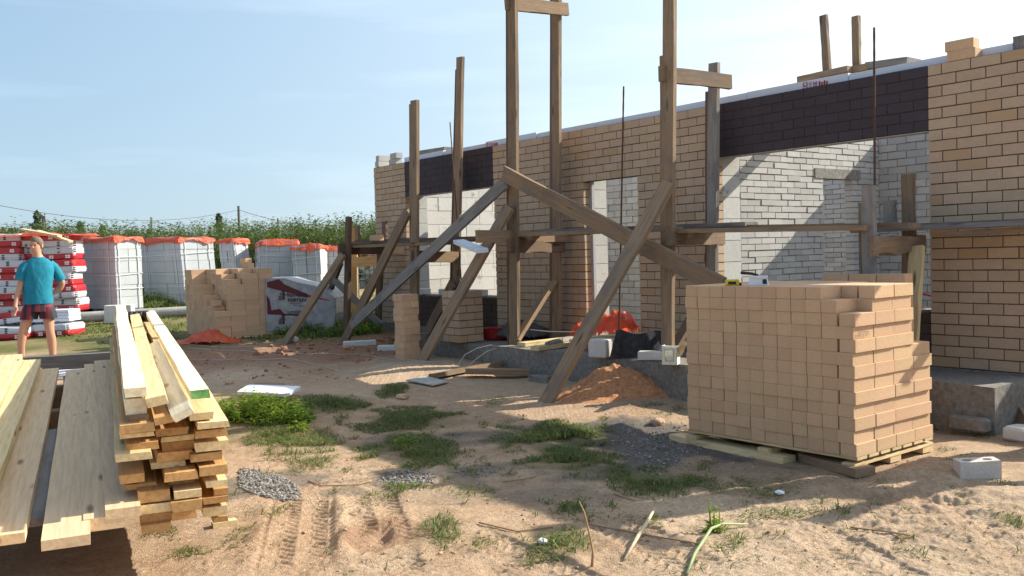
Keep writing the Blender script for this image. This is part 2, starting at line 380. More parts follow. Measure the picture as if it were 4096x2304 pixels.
# colour of the soil
sand = np.array([0.565, 0.42, 0.295]); sand2 = np.array([0.465, 0.315, 0.21]); red = np.array([0.30, 0.155, 0.095]); grv = np.array([0.15, 0.135, 0.125]); soil = np.array([0.16, 0.125, 0.075])
t1 = np.clip(0.5 + 1.0 * fbm(X * 0.8, Y * 0.8, 4) + .5 * fbm(X * 5, Y * 5, 3), 0, 1)[..., None]
Cc = sand * t1 + sand2 * (1 - t1)
Cc = Cc * (1 - clay[..., None] * 0.8) + red * clay[..., None] * 0.8
def blot(px, py, rx, ry, colr, k, thr=0.0):
    global Cc
    q = gp(px, py); d = 1.15 - np.sqrt(((X - q[0]) / rx) ** 2 + ((Y - q[1]) / ry) ** 2) + 0.75 * fbm(X * 3.1, Y * 3.1, 4)
    m = (sstep(thr, thr + 0.45, d) * k)[..., None]; Cc = Cc * (1 - m) + colr * m
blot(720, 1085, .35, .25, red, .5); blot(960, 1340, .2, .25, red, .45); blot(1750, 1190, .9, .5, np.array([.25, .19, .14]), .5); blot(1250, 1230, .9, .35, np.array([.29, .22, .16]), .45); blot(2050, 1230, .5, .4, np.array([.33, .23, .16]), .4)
blot(1640, 1110, 0.75, 0.9, grv, 0.9); blot(1470, 1190, 0.5, 0.25, grv, 0.55); blot(1350, 1090, 0.9, 0.3, grv, 0.7); blot(1060, 1110, 0.5, 0.4, grv, 0.6)
blot(1190, 1190, 0.35, 0.3, grv, 0.55); blot(1020, 1205, 0.3, 0.25, grv, 0.75); blot(680, 1215, 0.38, 0.42, grv, 0.7); blot(870, 1237, 0.2, 0.12, grv, 0.5); blot(1430, 1250, 0.4, 0.3, grv, 0.3)
for gx_, gy_, ra, rb_, k_ in ((1040, 1058, 140, 30, .5), (985, 985, 32, 16, .4), (840, 1016, 85, 20, .45), (1020, 1140, 110, 38, .5), (1420, 1105, 110, 40, .5), (1430, 1160, 115, 34, .5), (1640, 1215, 95, 36, .45), (1750, 1215, 120, 24, .35), (760, 1125, 120, 40, .35), (640, 1050, 110, 50, .6), (1395, 1368, 80, 40, .35), (1100, 1345, 50, 40, .3), (1900, 1232, 90, 22, .3)):
    q_ = gp(gx_, gy_); s_ = q_[1] * KD / F_PX; yy1, yy0 = gp(gx_, gy_ - rb_)[1], gp(gx_, gy_ + rb_)[1]
    blot(gx_, gy_, ra * s_, (yy1 - yy0) / 2, np.array([.15, .145, .06]), k_)
# turf and dry soil towards the field
fd = sstep(13.6, 16.5, Y + 1.6 * fbm(X * 0.5, Y * 0.5, 3) + 0.25 * np.clip(-X - 3, 0, 8)) * sstep(-0.3, 1.2, -X - 2.2 + (Y - 14) * 0.4)
gr = np.array([0.13, 0.14, 0.045]); dry = np.array([0.33, 0.25, 0.14])
tt = np.clip(0.5 + 1.5 * fbm(X * 1.2 + 4, Y * 2.2, 4), 0, 1)[..., None]
Cc = Cc * (1 - fd[..., None]) + (gr * tt + dry * (1 - tt)) * fd[..., None]
far = sstep(24, 34, Y)[..., None]; Cc = Cc * (1 - far) + np.array([0.10, 0.13, 0.04]) * far
nx, ny = X.shape
V = np.stack([X, Y, Z], -1).reshape(-1, 3)
ii = np.arange(nx * ny).reshape(nx, ny)
Fq = np.stack([ii[:-1, :-1], ii[1:, :-1], ii[1:, 1:], ii[:-1, 1:]], -1).reshape(-1, 4)
me = bpy.data.meshes.new("ground"); me.vertices.add(len(V)); me.vertices.foreach_set('co', V.ravel())
me.loops.add(Fq.size); me.loops.foreach_set('vertex_index', Fq.ravel().astype(np.int32))
me.polygons.add(len(Fq)); me.polygons.foreach_set('loop_start', np.arange(0, Fq.size, 4, dtype=np.int32)); me.polygons.foreach_set('loop_total', np.full(len(Fq), 4, np.int32))
me.polygons.foreach_set('use_smooth', np.ones(len(Fq), bool)); me.update(calc_edges=True)
ca = me.color_attributes.new("soil", 'FLOAT_COLOR', 'POINT'); ca.data.foreach_set('color', np.concatenate([Cc.reshape(-1, 3), np.ones((nx * ny, 1))], 1).ravel().astype(np.float32))
m, t, p = newmat("soil"); at = t.nodes.new('ShaderNodeAttribute'); at.attribute_name = "soil"
tc = t.nodes.new('ShaderNodeTexCoord').outputs['Object']
n1 = noise(t, tc, 38, 6, 0.7); n2 = noise(t, tc, 160, 3, 0.6); n3 = noise(t, tc, 7, 5, 0.7)
c = hsv(t, at.outputs['Color'], v=mrange(t, n1, 0.40, 1.55)); c = hsv(t, c, v=mrange(t, n3, 0.66, 1.32), s=mrange(t, n3, 1.15, .9))
vo = nd(t, 'ShaderNodeTexVoronoi', Scale=26.0); t.links.new(tc, vo.inputs['Vector'])
peb = ramp(t, vo.outputs['Distance'], [(0.09, (1, 1, 1)), (0.13, (0, 0, 0))]); pc = t.nodes.new('ShaderNodeMath'); pc.operation = 'MULTIPLY'; pc.inputs[1].default_value = 0.5; t.links.new(peb, pc.inputs[0])
c = mixc(t, pc.outputs[0], c, hsv(t, vo.outputs['Color'], s=0.12, v=0.7))
t.links.new(c, p.inputs['Base Color']); p.inputs['Roughness'].default_value = 0.95; p.inputs['Specular IOR Level'].default_value = 0.12
ad = t.nodes.new('ShaderNodeMath'); ad.operation = 'ADD'; t.links.new(n1, ad.inputs[0]); t.links.new(n2, ad.inputs[1]); bump(t, p, ad.outputs[0], 0.95, 0.018)
me.materials.append(m)
ground = link(bpy.data.objects.new("ground", me)); ground['kind'] = "structure"
del V, Fq
_fx, _fy = GX, GY
def gh(x, y):
    "height of the finished sheet"
    i = int(np.clip(np.searchsorted(GX, x) - 1, 0, nx - 2)); j = int(np.clip(np.searchsorted(GY, y) - 1, 0, ny - 2))
    a = (x - GX[i]) / (GX[i + 1] - GX[i]); b = (y - GY[j]) / (GY[j + 1] - GY[j])
    return float((Z[i, j] * (1 - a) + Z[i + 1, j] * a) * (1 - b) + (Z[i, j + 1] * (1 - a) + Z[i + 1, j + 1] * a) * b)
def ghv(x, y):
    i = np.clip(np.searchsorted(GX, x) - 1, 0, nx - 2); j = np.clip(np.searchsorted(GY, y) - 1, 0, ny - 2)
    a = (x - GX[i]) / (GX[i + 1] - GX[i]); b = (y - GY[j]) / (GY[j + 1] - GY[j])
    return (Z[i, j] * (1 - a) + Z[i + 1, j] * a) * (1 - b) + (Z[i, j + 1] * (1 - a) + Z[i + 1, j + 1] * a) * b
def gpt(px, py):
    z = 0.0
    for i in range(14): q = gz(px, py, z); z = 0.5 * z + 0.5 * gh(q[0], q[1])
    q = gz(px, py, z); q[2] = gh(q[0], q[1]); return q

# ================================================================== the unfinished house
CO = 0.098; ZT = ZB + 28 * CO
house = thing("unfinished_house", H(-4, -2, 0.2), "roofless unfinished house of buff brick with dark brown brick lintels on a concrete plinth", "house")
def courses(brk, mor, du, a0, a1, z0, n, cz, L, jt, openings, place, rr, bj=0.0, parity=0, jitter=0.003, mw=0.009):
    """lay n courses from a0 to a1 (positions along the wall); place(mb, s0, s1, z0, z1, extra) adds one box"""
    mod = L + jt
    for k in range(n):
        zc0 = z0 + k * cz; zc1 = zc0 + cz
        iv = [(a0, a1)]
        for (o0, o1, oz0, oz1) in openings:
            zm = (zc0 + zc1) / 2
            if oz0 <= zm <= oz1:
                nv = []
                for s0, s1 in iv:
                    if o0 > s0 + 1e-4: nv.append((s0, min(s1, o0)))
                    if o1 < s1 - 1e-4: nv.append((max(s0, o1), s1))
                iv = [q for q in nv if q[1] - q[0] > 0.02]
        for s0, s1 in iv:
            half = (k + parity) % 2 == 1
            s = s0; first = True
            while s < s1 - 0.02:
                e = s + ((L - jt) / 2 if (first and half) else L)
                if s1 - e < 0.06: e = s1
                j = rr.uniform(-jitter, jitter) if jitter else 0
                jz = rr.uniform(-bj, bj)
                place(brk, s, min(e, s1), zc0 + jt / 2 + jz, zc1 - jt / 2 + jz, j)
                s = e + jt; first = False
            place(mor, s0 + mw * 0.9, s1 - mw * 0.9, zc0, zc1, None)
rr = random.Random(5)
def front(th=0.12, w0=0.0, rec=0.009):
    def pl(mb, s0, s1, z0, z1, j):
        if j is None: mb.hbox(s0, s1, w0 - th + 0.004, w0 - rec, z0, z1)
        else: mb.hbox(s0, s1, w0 - th, w0 + j, z0, z1)
    return pl
def side(u0, th=0.12, rec=0.012):      # wall whose visible face looks along +U; positions run along -w
    def pl(mb, s0, s1, z0, z1, j):
        if j is None: mb.hbox(u0 - th + 0.004, u0 - rec, -s1, -s0, z0, z1)
        else: mb.hbox(u0 - th, u0 + j, -s1, -s0, z0, z1)
    return pl
LEFT = -10.14; O1 = (-9.105, -6.62); DR = (-4.667, -3.69); O2 = (-2.475, 0.0); O3 = (1.03, 1.80); RIGHT = 2.05
ZL = ZT - 6 * CO; ZD = ZT - 7 * CO; ZS = ZB + 5 * CO
for a, b in ((LEFT, O1[0]), (O1[1], O2[0]), (O2[1], O3[0]), (O3[1], RIGHT)):
    brk, mor = MB(), MB()
    courses(brk, mor, U, a, b, ZB, 28, CO, 0.25, 0.010, [(DR[0], DR[1], ZB, ZD)], front(), rr, bj=0.0012, parity=0)
    fw_ = build("facing_wall", brk, M_face, house); build("mortar", mor, M_mort, fw_)
for a, b, nl_ in ((*O1, 6), (*O2, 6), (*O3, 3)):
    brk, mor = MB(), MB()
    courses(brk, mor, U, a + 0.004, b - 0.004, ZT - nl_ * CO, nl_, CO, 0.252, 0.007, [], front(rec=0.004), rr, bj=0.001, parity=0)
    lp = build("lintel_panel", brk, M_dark, house); build("mortar", mor, M_mortd, lp)
    mb = MB(); mb.hbox(a + 0.003, b - 0.003, -0.115, -0.012, ZT - nl_ * CO - 0.012, ZT - nl_ * CO - 0.001); build("steel_angle", mb, M_concl, lp)
for a, b in (O1, O2):
    brk, mor = MB(), MB()
    courses(brk, mor, U, a + 0.004, b - 0.004, ZB, 5, CO, 0.252, 0.007, [], front(w0=-0.01, rec=0.005), rr, parity=1)
    sp_ = build("sill_wall", brk, M_dkbr, house); build("mortar", mor, M_mortd, sp_)
    mb = MB(); mb.hbox(a, b, -0.44, -0.13, ZB, ZS + 0.02); 
    q = build("sill_backing", mb, M_mortg, house)
# inner leaf of aerated blocks
gb, gm = MB(), MB()
IW0, IW1 = -0.12, -0.43
def inner(mb, s0, s1, z0, z1, j):
    if j is None: mb.hbox(s0, s1, IW1 + 0.006, IW0 - 0.008, z0, z1)
    else: mb.hbox(s0, s1, IW1, IW0 - 0.002 + (j or 0), z0, z1)
courses(gb, gm, U, LEFT + 0.13, O3[0], ZB, 11, 0.2455, 0.60, 0.006, [(O1[0], O1[1], ZS, ZL + .1), (DR[0] - .02, DR[1], ZB, ZD + .05), (O2[0] - .0, O2[1], ZS, ZL + 0.06)], inner, rr, parity=1, mw=0.012)
_w = build("block_wall", gb, M_smear, house); build("mortar", gm, M_mort, _w)
mb = MB(); mb.hbox(LEFT + .13, O3[0], -0.43, -0.125, ZB + 11 * 0.2455, ZT - 0.005); build("ring_beam", mb, M_concl, house)
mb = MB(); mb.hbox(DR[0] - 0.004, DR[0] + 0.03, -0.165, -0.121, ZB, ZD); build("insulation_strip", mb, simple("grey_foam", (0.40, 0.40, 0.42), .9, 80, .3), house)
# left outer wall (end of the house): facing outside, blocks inside
brk, mor = MB(), MB()
def endf(mb, s0, s1, z0, z1, j):
    if j is None: mb.hbox(LEFT + 0.009, LEFT + 0.115, -s1, -s0, z0, z1)
    else: mb.hbox(LEFT + (j or 0), LEFT + 0.12, -s1, -s0, z0, z1)
courses(brk, mor, U, 0.124, 8.0, ZB, 27, CO, 0.25, 0.010, [], endf, rr, parity=1)
_w = build("end_wall", brk, M_face, house); build("mortar", mor, M_mort, _w)
gb, gm = MB(), MB()
courses(gb, gm, U, 0.435, 8.0, ZB, 11, 0.2455, 0.60, 0.006, [], side(LEFT + 0.47, 0.30), rr, parity=0, jitter=0.004)
_w = build("inner_end_wall", gb, M_smear, house); build("mortar", gm, M_mort, _w)
# right room: partition and back wall of white silicate brick
PU = -2.475
gb, gm = MB(), MB()
courses(gb, gm, U, 0.435, 3.37, ZB - 0.1, 36, 0.075, 0.25, 0.011, [(2.08, 2.74, ZB - .2, 2.40), (1.90, 2.92, 2.40, 2.52)], side(PU, 0.12, 0.012), rr, bj=0.004, jitter=0.005)
_w = build("partition_wall", gb, M_white, house); build("mortar", gm, M_mortg, _w)
mb = MB(); mb.hbox(PU - 0.13, PU + 0.012, -2.92, -1.90, 2.395, 2.52); build("door_lintel", mb, M_conc, house)
gb, gm = MB(), MB()
BW = -3.37
courses(gb, gm, U, PU - 0.12, 3.0, ZB - 0.1, 27, 0.098, 0.25, 0.011, [], front(0.25, BW, 0.012), rr, bj=0.004, jitter=0.005)
_w = build("back_wall", gb, M_white, house); build("mortar", gm, M_mortg, _w)
gb, gm = MB(), MB()
courses(gb, gm, U, -8.6, -5.0, ZB - 0.1, 27, 0.098, 0.25, 0.011, [], front(0.12, -1.85, 0.012), rr, bj=0.004, jitter=0.005)
_w = build("inner_wall", gb, M_white, house); build("mortar", gm, M_mortg, _w); gb, gm = MB(), MB()
courses(gb, gm, U, -5.4, PU - 0.13, ZB - 0.1, 36, 0.075, 0.25, 0.011, [], front(0.12, -4.6, 0.012), rr, bj=0.004, jitter=0.005)
_w = build("inner_wall", gb, M_white, house); build("mortar", gm, M_mortg, _w)
mb = MB(); mb.hbox(LEFT + .1, RIGHT, -8.3, -0.44, -0.1, ZB - 0.13); build("floor_slab", mb, M_conc, house)
# plinth
mb = MB(); mb.hbox(LEFT, RIGHT, -0.44, 0.02, -0.2, ZB - 0.004); build("foundation", mb, M_conc, house)
def rough_block(u0, u1, w1, z1, nu=24, s=11):
    mb = MB(); r2 = random.Random(s); n = len(mb.v)
    top = [[H(lerp(u0, u1, i / nu), w, z1 + r2.uniform(-.008, .008)) + N * (r2.uniform(-.014, .014) if w > .1 else 0) for w in (0.021, w1 * .5, w1)] for i in range(nu + 1)]
    bot = [H(lerp(u0, u1, i / nu), w1 + r2.uniform(-.01, .015), -0.15) for i in range(nu + 1)]
    for i in range(nu):
        mb.poly([top[i][0], top[i][1], top[i + 1][1], top[i + 1][0]]); mb.poly([top[i][1], top[i][2], top[i + 1][2], top[i + 1][1]])
        mb.poly([top[i][2], bot[i], bot[i + 1], top[i + 1][2]])
    for e, i in ((0, 0), (1, nu)):
        q = [top[i][0], H(lerp(u0, u1, e), .021, -.15), bot[i], top[i][2], top[i][1]]; mb.poly(q if e else q[::-1])
    return mb
build("foundation_ledge", rough_block(-6.75, -1.1, 1.26, 0.40), M_conc, house)
build("foundation_ledge", rough_block(-1.1, 0.93, 0.80, 0.395, 9, 4), M_conc, house)
# polystyrene boards standing behind the facing on top of the wall
us = [-9.3, -8.1, -6.95, -5.75, -4.55, -3.35, -2.12, -0.88, 0.34, 1.5, 2.7]
for i in range(len(us) - 1):
    mb = MB(); e = random.Random(i).uniform(-.012, .012)
    mb.hbox(us[i] + 0.003, us[i + 1] - 0.003, -0.185 + e * .5, -0.128 + e * .5, ZT - 0.02, 3.247 + e)
    ep = build("insulation_board", mb, M_eps, house)
    us_ = us
# red print on two of the boards
M_redprint = simple("red_print", (0.42, 0.02, 0.03), 0.7, 60, .15, 0)
def text_mesh(name, body, size, origin, xd, yd, mat, parent=None, off=0.004, bold=0.0, ysc=1.0):
    cu = bpy.data.curves.new(name, 'FONT'); cu.body = body; cu.size = size; cu.offset = bold; cu.resolution_u = 2
    o = bpy.data.objects.new(name, cu); COL.objects.link(o)
    dg = bpy.context.evaluated_depsgraph_get(); me0 = bpy.data.meshes.new_from_object(o.evaluated_get(dg))
    COL.objects.unlink(o); bpy.data.objects.remove(o); bpy.data.curves.remove(cu)
    xd = unit(xd); yd = unit(yd); zd = np.cross(xd, yd)
    v = [np.asarray(origin) + q.co[0] * xd + q.co[1] * ysc * yd + off * zd for q in me0.vertices]
    f = [tuple(q.vertices) for q in me0.polygons]; bpy.data.meshes.remove(me0)
    return build(name, (np.array(v), f), mat, parent)
for (uu, s) in ((wp(2022, 190, -.125)[0], 0.10), (wp(1224, 365, -.125)[0], 0.09)):
    text_mesh("red_lettering", "КС", .075, H(uu + .05, -0.117, 3.140), ZV, -U, M_redprint, house, bold=0.002)
    text_mesh("red_lettering", "ЕРНЕ", .042, H(uu + .10, -0.117, 3.130), ZV, -U, M_redprint, house)
    text_mesh("red_lettering", "НЕЕ", .055, H(uu + .16, -0.117, 3.125), ZV, -U, M_redprint, house, bold=0.0015)
    mb = MB()
    for k in range(4): mb.hbox(uu + .18 + .028 * k, uu + .18 + .028 * k + .016, -0.1215, -0.1185, 3.15, 3.225 - .012 * (k % 2))
    build("red_bars", mb, M_redprint, house)
# grey stake at the far right on top

# ================================================================== scaffold: frames of nailed boards
def pw(px, py, w): u, z = wp(px, py, w); return H(u, w, z)
def post(name, top, bot, w, wd_, th, mat, parent, wb=None, **kw):
    a = pw(*bot, w if wb is None else wb); b = pw(*top, w); x = unit(b - a)
    d = U - x * (U @ x)
    return board(name, a, b, d, wd_, th, mat, parent, **kw)
def brace(name, p, q, wdir, wd_, th, mat, parent, **kw): return board(name, p, q, wdir, wd_, th, mat, parent, **kw)
def inpl(p, q, n):     # width direction lying in the plane with normal n
    return np.cross(n, unit(np.asarray(q) - np.asarray(p)))
WO, WI = 1.12, 0.27     # outer and inner post rows
# frame beside the left window
fA = thing("timber_scaffold", H(-8.6, .7, .2), "wooden scaffold frame of two uneven posts in front of the left window", "scaffold", "wooden scaffold frames along the wall")
post("post", (1040, 252), (1041, 850), WO, 0.165, 0.05, M_post, fA, wane=.004)
post("post", (1031, 262), (1033, 850), WO - .05, 0.045, 0.12, M_old, fA)
post("post", (1155, 143), (1143, 800), WI, 0.15, 0.05, M_post, fA, wane=.004)
post("post", (1147, 175), (1131, 800), WI - .05, 0.045, 0.12, M_olddk, fA)
brace("crossbar", pw(1029, 645, WO + .06), pw(1152, 647, WI + .0), ZV, 0.165, 0.045, M_old, fA)
q = gpt(866, 858); brace("brace", q - [0, 0, .05], pw(1028, 535, WO + .0), inpl(q, pw(1028, 535, WO), N), 0.165, 0.05, M_old, fA, wane=.006)
q = gpt(1072, 848); brace("brace", q, pw(1143, 712, WI + .06), inpl(q, pw(1143, 712, WI), N), 0.16, 0.05, M_old, fA)
# middle frame
fB = thing("timber_scaffold", H(-4.95, .7, .4), "tall middle scaffold frame with a crossbar at the very top of its two posts", "scaffold", "wooden scaffold frames along the wall")
post("post", (1285, -50), (1292, 868), WO + .02, 0.16, 0.05, M_post, fB, wane=.008)
post("post", (1274, -50), (1279, 868), WO - .05, 0.045, 0.13, M_olddk, fB)
post("post", (1397, -50), (1397, 856), WI, 0.14, 0.05, M_post, fB, wane=.004)
post("post", (1386, -50), (1385, 856), WI - .05, 0.045, 0.14, M_olddk, fB)
brace("crossbar", pw(1269, 9, WO + .07), pw(1425, 25, WI - .12), ZV, 0.16, 0.045, M_old, fB)
brace("crossbar", pw(1196, 595, WO + .58), pw(1421, 594, WI - .10), ZV, 0.15, 0.045, M_old, fB)
brace("crossbar", pw(1276, 619, WO + .12), pw(1414, 620, WI - .08), ZV, 0.17, 0.045, M_olddk, fB, wane=.02)
a, b = pw(905, 802, WO + .25), pw(1273, 460, WO + .08); brace("brace", a + (a - b) * .06, b, inpl(a, b, N), 0.155, 0.04, M_greyw, fB, wane=.004)
q = gpt(1062, 906); b = pw(1284, 522, WO + .1); brace("brace", q - [0, 0, .04], b, inpl(q, b, N), 0.165, 0.05, M_post, fB, wane=.004)
a, b = pw(1271, 437, WO + .14), pw(1822, 722, WO + .10); brace("brace", a, b, inpl(a, b, N), 0.185, 0.045, M_old, fB, wane=.005)
q = pw(1300, 862, WI + .85); b = pw(1394, 712, WI + .05); brace("brace", q, b, inpl(q, b, N), 0.15, 0.045, M_old, fB, wane=.008)
# frame right of the door
fC = thing("timber_scaffold", H(-2.45, .7, .4), "scaffold frame right of the door, its pale left post running out of the picture", "scaffold", "wooden scaffold frames along the wall")
post("post", (1681, -50), (1676, 905), WO, 0.15, 0.05, M_post, fC, wane=.004)
post("post", (1664, 140), (1667, 897), WO - .06, 0.05, 0.10, M_old, fC)
post("post", (1793, 158), (1787, 860), WI, 0.13, 0.05, M_greyw, fC, wane=.008)
post("post", (1779, 230), (1777, 860), WI - .06, 0.05, 0.12, M_olddk, fC)
brace("crossbar", pw(1656, 187, WO + .07), pw(1834, 207, WI - .10), ZV, 0.155, 0.045, M_post, fC)
brace("crossbar", pw(1676, 597, WO + .10), pw(1816, 596, WI - .08), ZV, 0.16, 0.045, M_old, fC)
q = gpt(1378, 1012); b = pw(1686, 462, WO + .08); brace("brace", q - unit(b - q) * .05, b, inpl(q, b, N), 0.165, 0.05, M_post, fC, wane=.005)
a, b = pw(1683, 905, .9), pw(1762, 770, WI + .05); brace("brace", a, b, inpl(a, b, N), 0.13, 0.045, M_olddk, fC)
# frame in front of the big window
fD = thing("timber_scaffold", H(-.4, .7, .4), "scaffold frame with rough bark edged boards in front of the big right window", "scaffold", "wooden scaffold frames along the wall")
post("post", (2181, 467), (2188, 905), WO - .1, 0.11, 0.05, M_greyw, fD, wane=.004)
post("post", (2166, 510), (2172, 905), WO - .16, 0.05, 0.10, M_old, fD)
post("post", (2281, 437), (2284, 880), WI, 0.11, 0.06, M_post, fD, wane=.006)
brace("crossbar", pw(2184, 620, WO + .02), pw(2316, 614, WI - .02), ZV, 0.17, 0.05, M_post, fD, wane=.03)
a, b = pw(2290, 930, .80), pw(2311, 622, WI + .18); brace("brace", a, b, inpl(a, b, N), 0.13, 0.045, M_fresh, fD, wane=.012)
# frame just beyond the right edge of the picture (its shadow lies on the sand)
fE = thing("timber_scaffold", H(2.1, .7, .1), "scaffold frame at the right end of the walkway with crossing braces", "scaffold", "wooden scaffold frames along the wall")
for uu, ww, zt in ((1.75, .95, 2.7), (1.8, WI, 3.0)):
    board("post", H(uu, ww, -.05), H(uu, ww, zt), U, .15, .05, M_post, fE)
board("crossbar", H(1.72, 1.0, 1.62), H(1.77, WI - .15, 1.62), ZV, .15, .045, M_old, fE)
a, b = H(1.35, .98, 0.0), H(2.3, .96, 1.9); board("brace", a, b, inpl(a, b, N), .15, .045, M_old, fE)
a, b = H(2.7, 1.04, 0.0), H(1.45, 1.02, 2.05); board("brace", a, b, inpl(a, b, N), .14, .045, M_old, fE)
# trestle at the left end
fF = thing("scaffold_trestle", H(-10.3, 1.2, .2), "dark low trestle with crossing braces at the far left end of the scaffold", "trestle")
WF = 1.25
post("post", (873, 545), (868, 832), WF, 0.14, 0.06, M_olddk, fF, taper=.2)
post("post", (954, 632), (947, 828), WI + .1, 0.14, 0.06, M_olddk, fF)
brace("crossbar", pw(849, 627, WF + .1), pw(1012, 626, WI - .1), ZV, 0.17, 0.05, M_olddk, fF)
q = gpt(718, 862); b = pw(866, 642, WF + .05); brace("brace", q - [0, 0, .04], b, inpl(q, b, N), .15, .05, M_old, fF)
q = gpt(806, 800); b = pw(862, 655, WF - .3); brace("brace", q - [0, 0, .04], b, inpl(q, b, N), .13, .05, M_olddk, fF)
a, b = pw(842, 702, WF - .45), pw(962, 818, WI + .05); brace("brace", a, b, inpl(a, b, N), .13, .045, M_greyw, fF)
fG = thing("scaffold_trestle", H(-11.3, .4, .3), "paler timber trestle standing behind the dark one at the house corner", "trestle")
WG = .1; UG = -11.2
def pu(px, py, u):
    d = ray(px, py); t = (u - (C0 - P0) @ U) / (d @ U); return C0 + t * d
a = gpt(890, 790); b = dp(889, 572, a[1]); board("post", a, b, np.array([1, 0.0, 0]), .14, .06, M_lum, fG)
Yg = a[1]
board("crossbar", dp(884, 660, Yg - .07), dp(966, 655, Yg - .07), ZV, .2, .05, M_lum, fG)
a, b = dp(908, 775, Yg - .1), dp(962, 668, Yg - .1); board("brace", a, b, inpl(a, b, np.array([0, 1.0, 0])), .17, .05, M_lum, fG)
a = gpt(966, 790); board("post", dp(966, 780, Yg), dp(966, 612, Yg), np.array([1, 0.0, 0]), .12, .06, M_old, fG)
# walkway planks
ORD = ["first", "second", "third", "fourth", "fifth", "sixth", "seventh", "eighth", "ninth", "tenth", "eleventh", "twelfth", "thirteenth", "fourteenth", "fifteenth", "sixteenth"]
def deck(x0, y0, x1, y1, w, wd_, mat, label, th=.045, **kw):
    a, b = pw(x0, y0, w), pw(x1, y1, w)
    b_ = board("walkway_plank", a, b, N, wd_, th, mat, None, **kw)
    if (np.cross(unit(b - a), N))[2] < 0: pass
    return tag(b_, label, "plank", "walkway planks on the scaffold")
g_ = "walkway planks on the scaffold"
deck(874, 617, 1165, 606, WO - .05, .2, M_old, "outer walkway plank at the left end, on the dark trestle")
deck(890, 608, 1200, 600, WO - .45, .2, M_olddk, "darker middle walkway plank at the left end of the scaffold")
deck(905, 604, 1245, 593, WI + .1, .2, M_olddk, "inner walkway plank at the left end, nearest the brick pier")
deck(1040, 608, 1283, 588, WO - .15, .2, M_olddk, "walkway plank spanning the left window between two frames")
deck(1290, 587, 1700, 570, WO - .10, .22, M_old, "orange edged walkway plank crossing in front of the door")
deck(1310, 580, 1890, 558, WO - .42, .2, M_greyw, "grey mortar crusted walkway plank in front of the door", rough=.012)
deck(1690, 576, 2190, 566, WO - .12, .2, M_old, "brownish walkway plank in front of the big right window")
deck(1700, 568, 2300, 560, WO - .45, .2, M_post, "yellowish walkway plank behind the brownish one at the big window")
deck(2150, 574, 2700, 548, .36, .16, M_greyw, "dark grey walkway plank across the right brick pier", rough=.010)
deck(2160, 569, 2720, 544, .16, .16, M_greyw, "dark grey inner walkway plank lying against the right pier", rough=.008)
deck(2380, 583, 2730, 560, .35, .10, M_post, "honey coloured plank under the grey walkway at the right edge")
# things lying on the walkway
def bx(name, c, a, b, h, mat, label, cat, group=None, ang=None, bev=0.0):
    """loose block: centre of base c, half size a along dir ang, b across, height h"""
    c = np.asarray(c, float); d = np.array([math.cos(ang), math.sin(ang), 0]) if ang is not None else U; e = np.array([-d[1], d[0], 0])
    mb = MB()
    if bev:
        k = bev
        R1 = lambda s, z: [c + d * x + e * y + ZV * z for x, y in ((-a + s, -b), (a - s, -b), (a, -b + s), (a, b - s), (a - s, b), (-a + s, b), (-a, b - s), (-a, -b + s))]
        R2 = lambda s, z: [c + d * x + e * y + ZV * z for x, y in ((-a + 2 * s, -b + s), (a - 2 * s, -b + s), (a - s, -b + 2 * s), (a - s, b - 2 * s), (a - 2 * s, b - s), (-a + 2 * s, b - s), (-a + s, b - 2 * s), (-a + s, -b + 2 * s))]
        mb.loft([R2(k, 0), R1(k, k), R1(k, h - k), R2(k, h)])
    else: mb.box(c - d * a - e * b, 2 * a * d, 2 * b * e, h * ZV)
    return tag(build(name, mb, mat, None), label, cat, group)
zd = wp(900, 605, .7)[1]
bx("brick", pw(948, 605, .75), .125, .06, .088, M_stack, "tan brick lying on the left end of the walkway beside dark boards", "brick")
u0 = pw(905, 604, .6); board("offcut", u0, u0 + U * .62, N, .16, .06, M_olddk, None); tag(COL.objects[-1], "short dark offcut lying on the walkway at the far left", "offcut")
p = pw(966, 602, .35); b_ = board("offcut", p, p + ZV * .3, U, .12, .05, M_olddk, None); tag(b_, "upright dark offcut standing on the walkway against the left brick pier", "offcut")
p = pw(897, 606, .3); b_ = board("offcut", p, p + ZV * .28, U, .10, .05, M_post, None); tag(b_, "small pale upright offcut at the far left end of the walkway", "offcut")
p = pw(2235, 560, .35); b_ = board("offcut", p, p + ZV * .2, U, .10, .06, M_greyw, None); tag(b_, "little grey upright offcut on the walkway beside the right frame", "offcut")
# polystyrene strip leaning under the left walkway
a, b = pw(1153, 612, WO + .15), pw(1214, 636, WO + .55)
b_ = board("polystyrene_strip", a, b, np.array([.8, .55, .1]), .14, .05, M_eps, None); tag(b_, "bluish white polystyrene strip slanting down from the left walkway", "foam strip")
# rebars
def bar(p, q, r, label):
    mb = MB(); n = 40; pts = [lerp(np.asarray(p), np.asarray(q), i / n) for i in range(n + 1)]
    mb.tube(pts, [r * (1.12 if i % 2 else 0.95) for i in range(n + 1)], 6)
    return tag(build("rebar", mb, M_rust, None, loc=p), label, "steel rod", "reinforcing rods along the house")
a = gz(1556, 902, .40); bar(a, pw(1569, 217, uw(a)[1]), .009, "rusty vertical steel rod standing on the plinth before the doorway")
a = H(-1.0, .98, .40); q = pw(2200, 800, .95); q[2] = .39; bar(q, pw(2199, 69, .95), .010, "rusty steel rod rising before the big right window, highest of the rods")
a = pw(1157, 700, WI + .55); bar(pw(1163, 740, WI + .6), pw(1132, 307, WI + .55), .008, "thin rusty steel rod leaning before the left window")

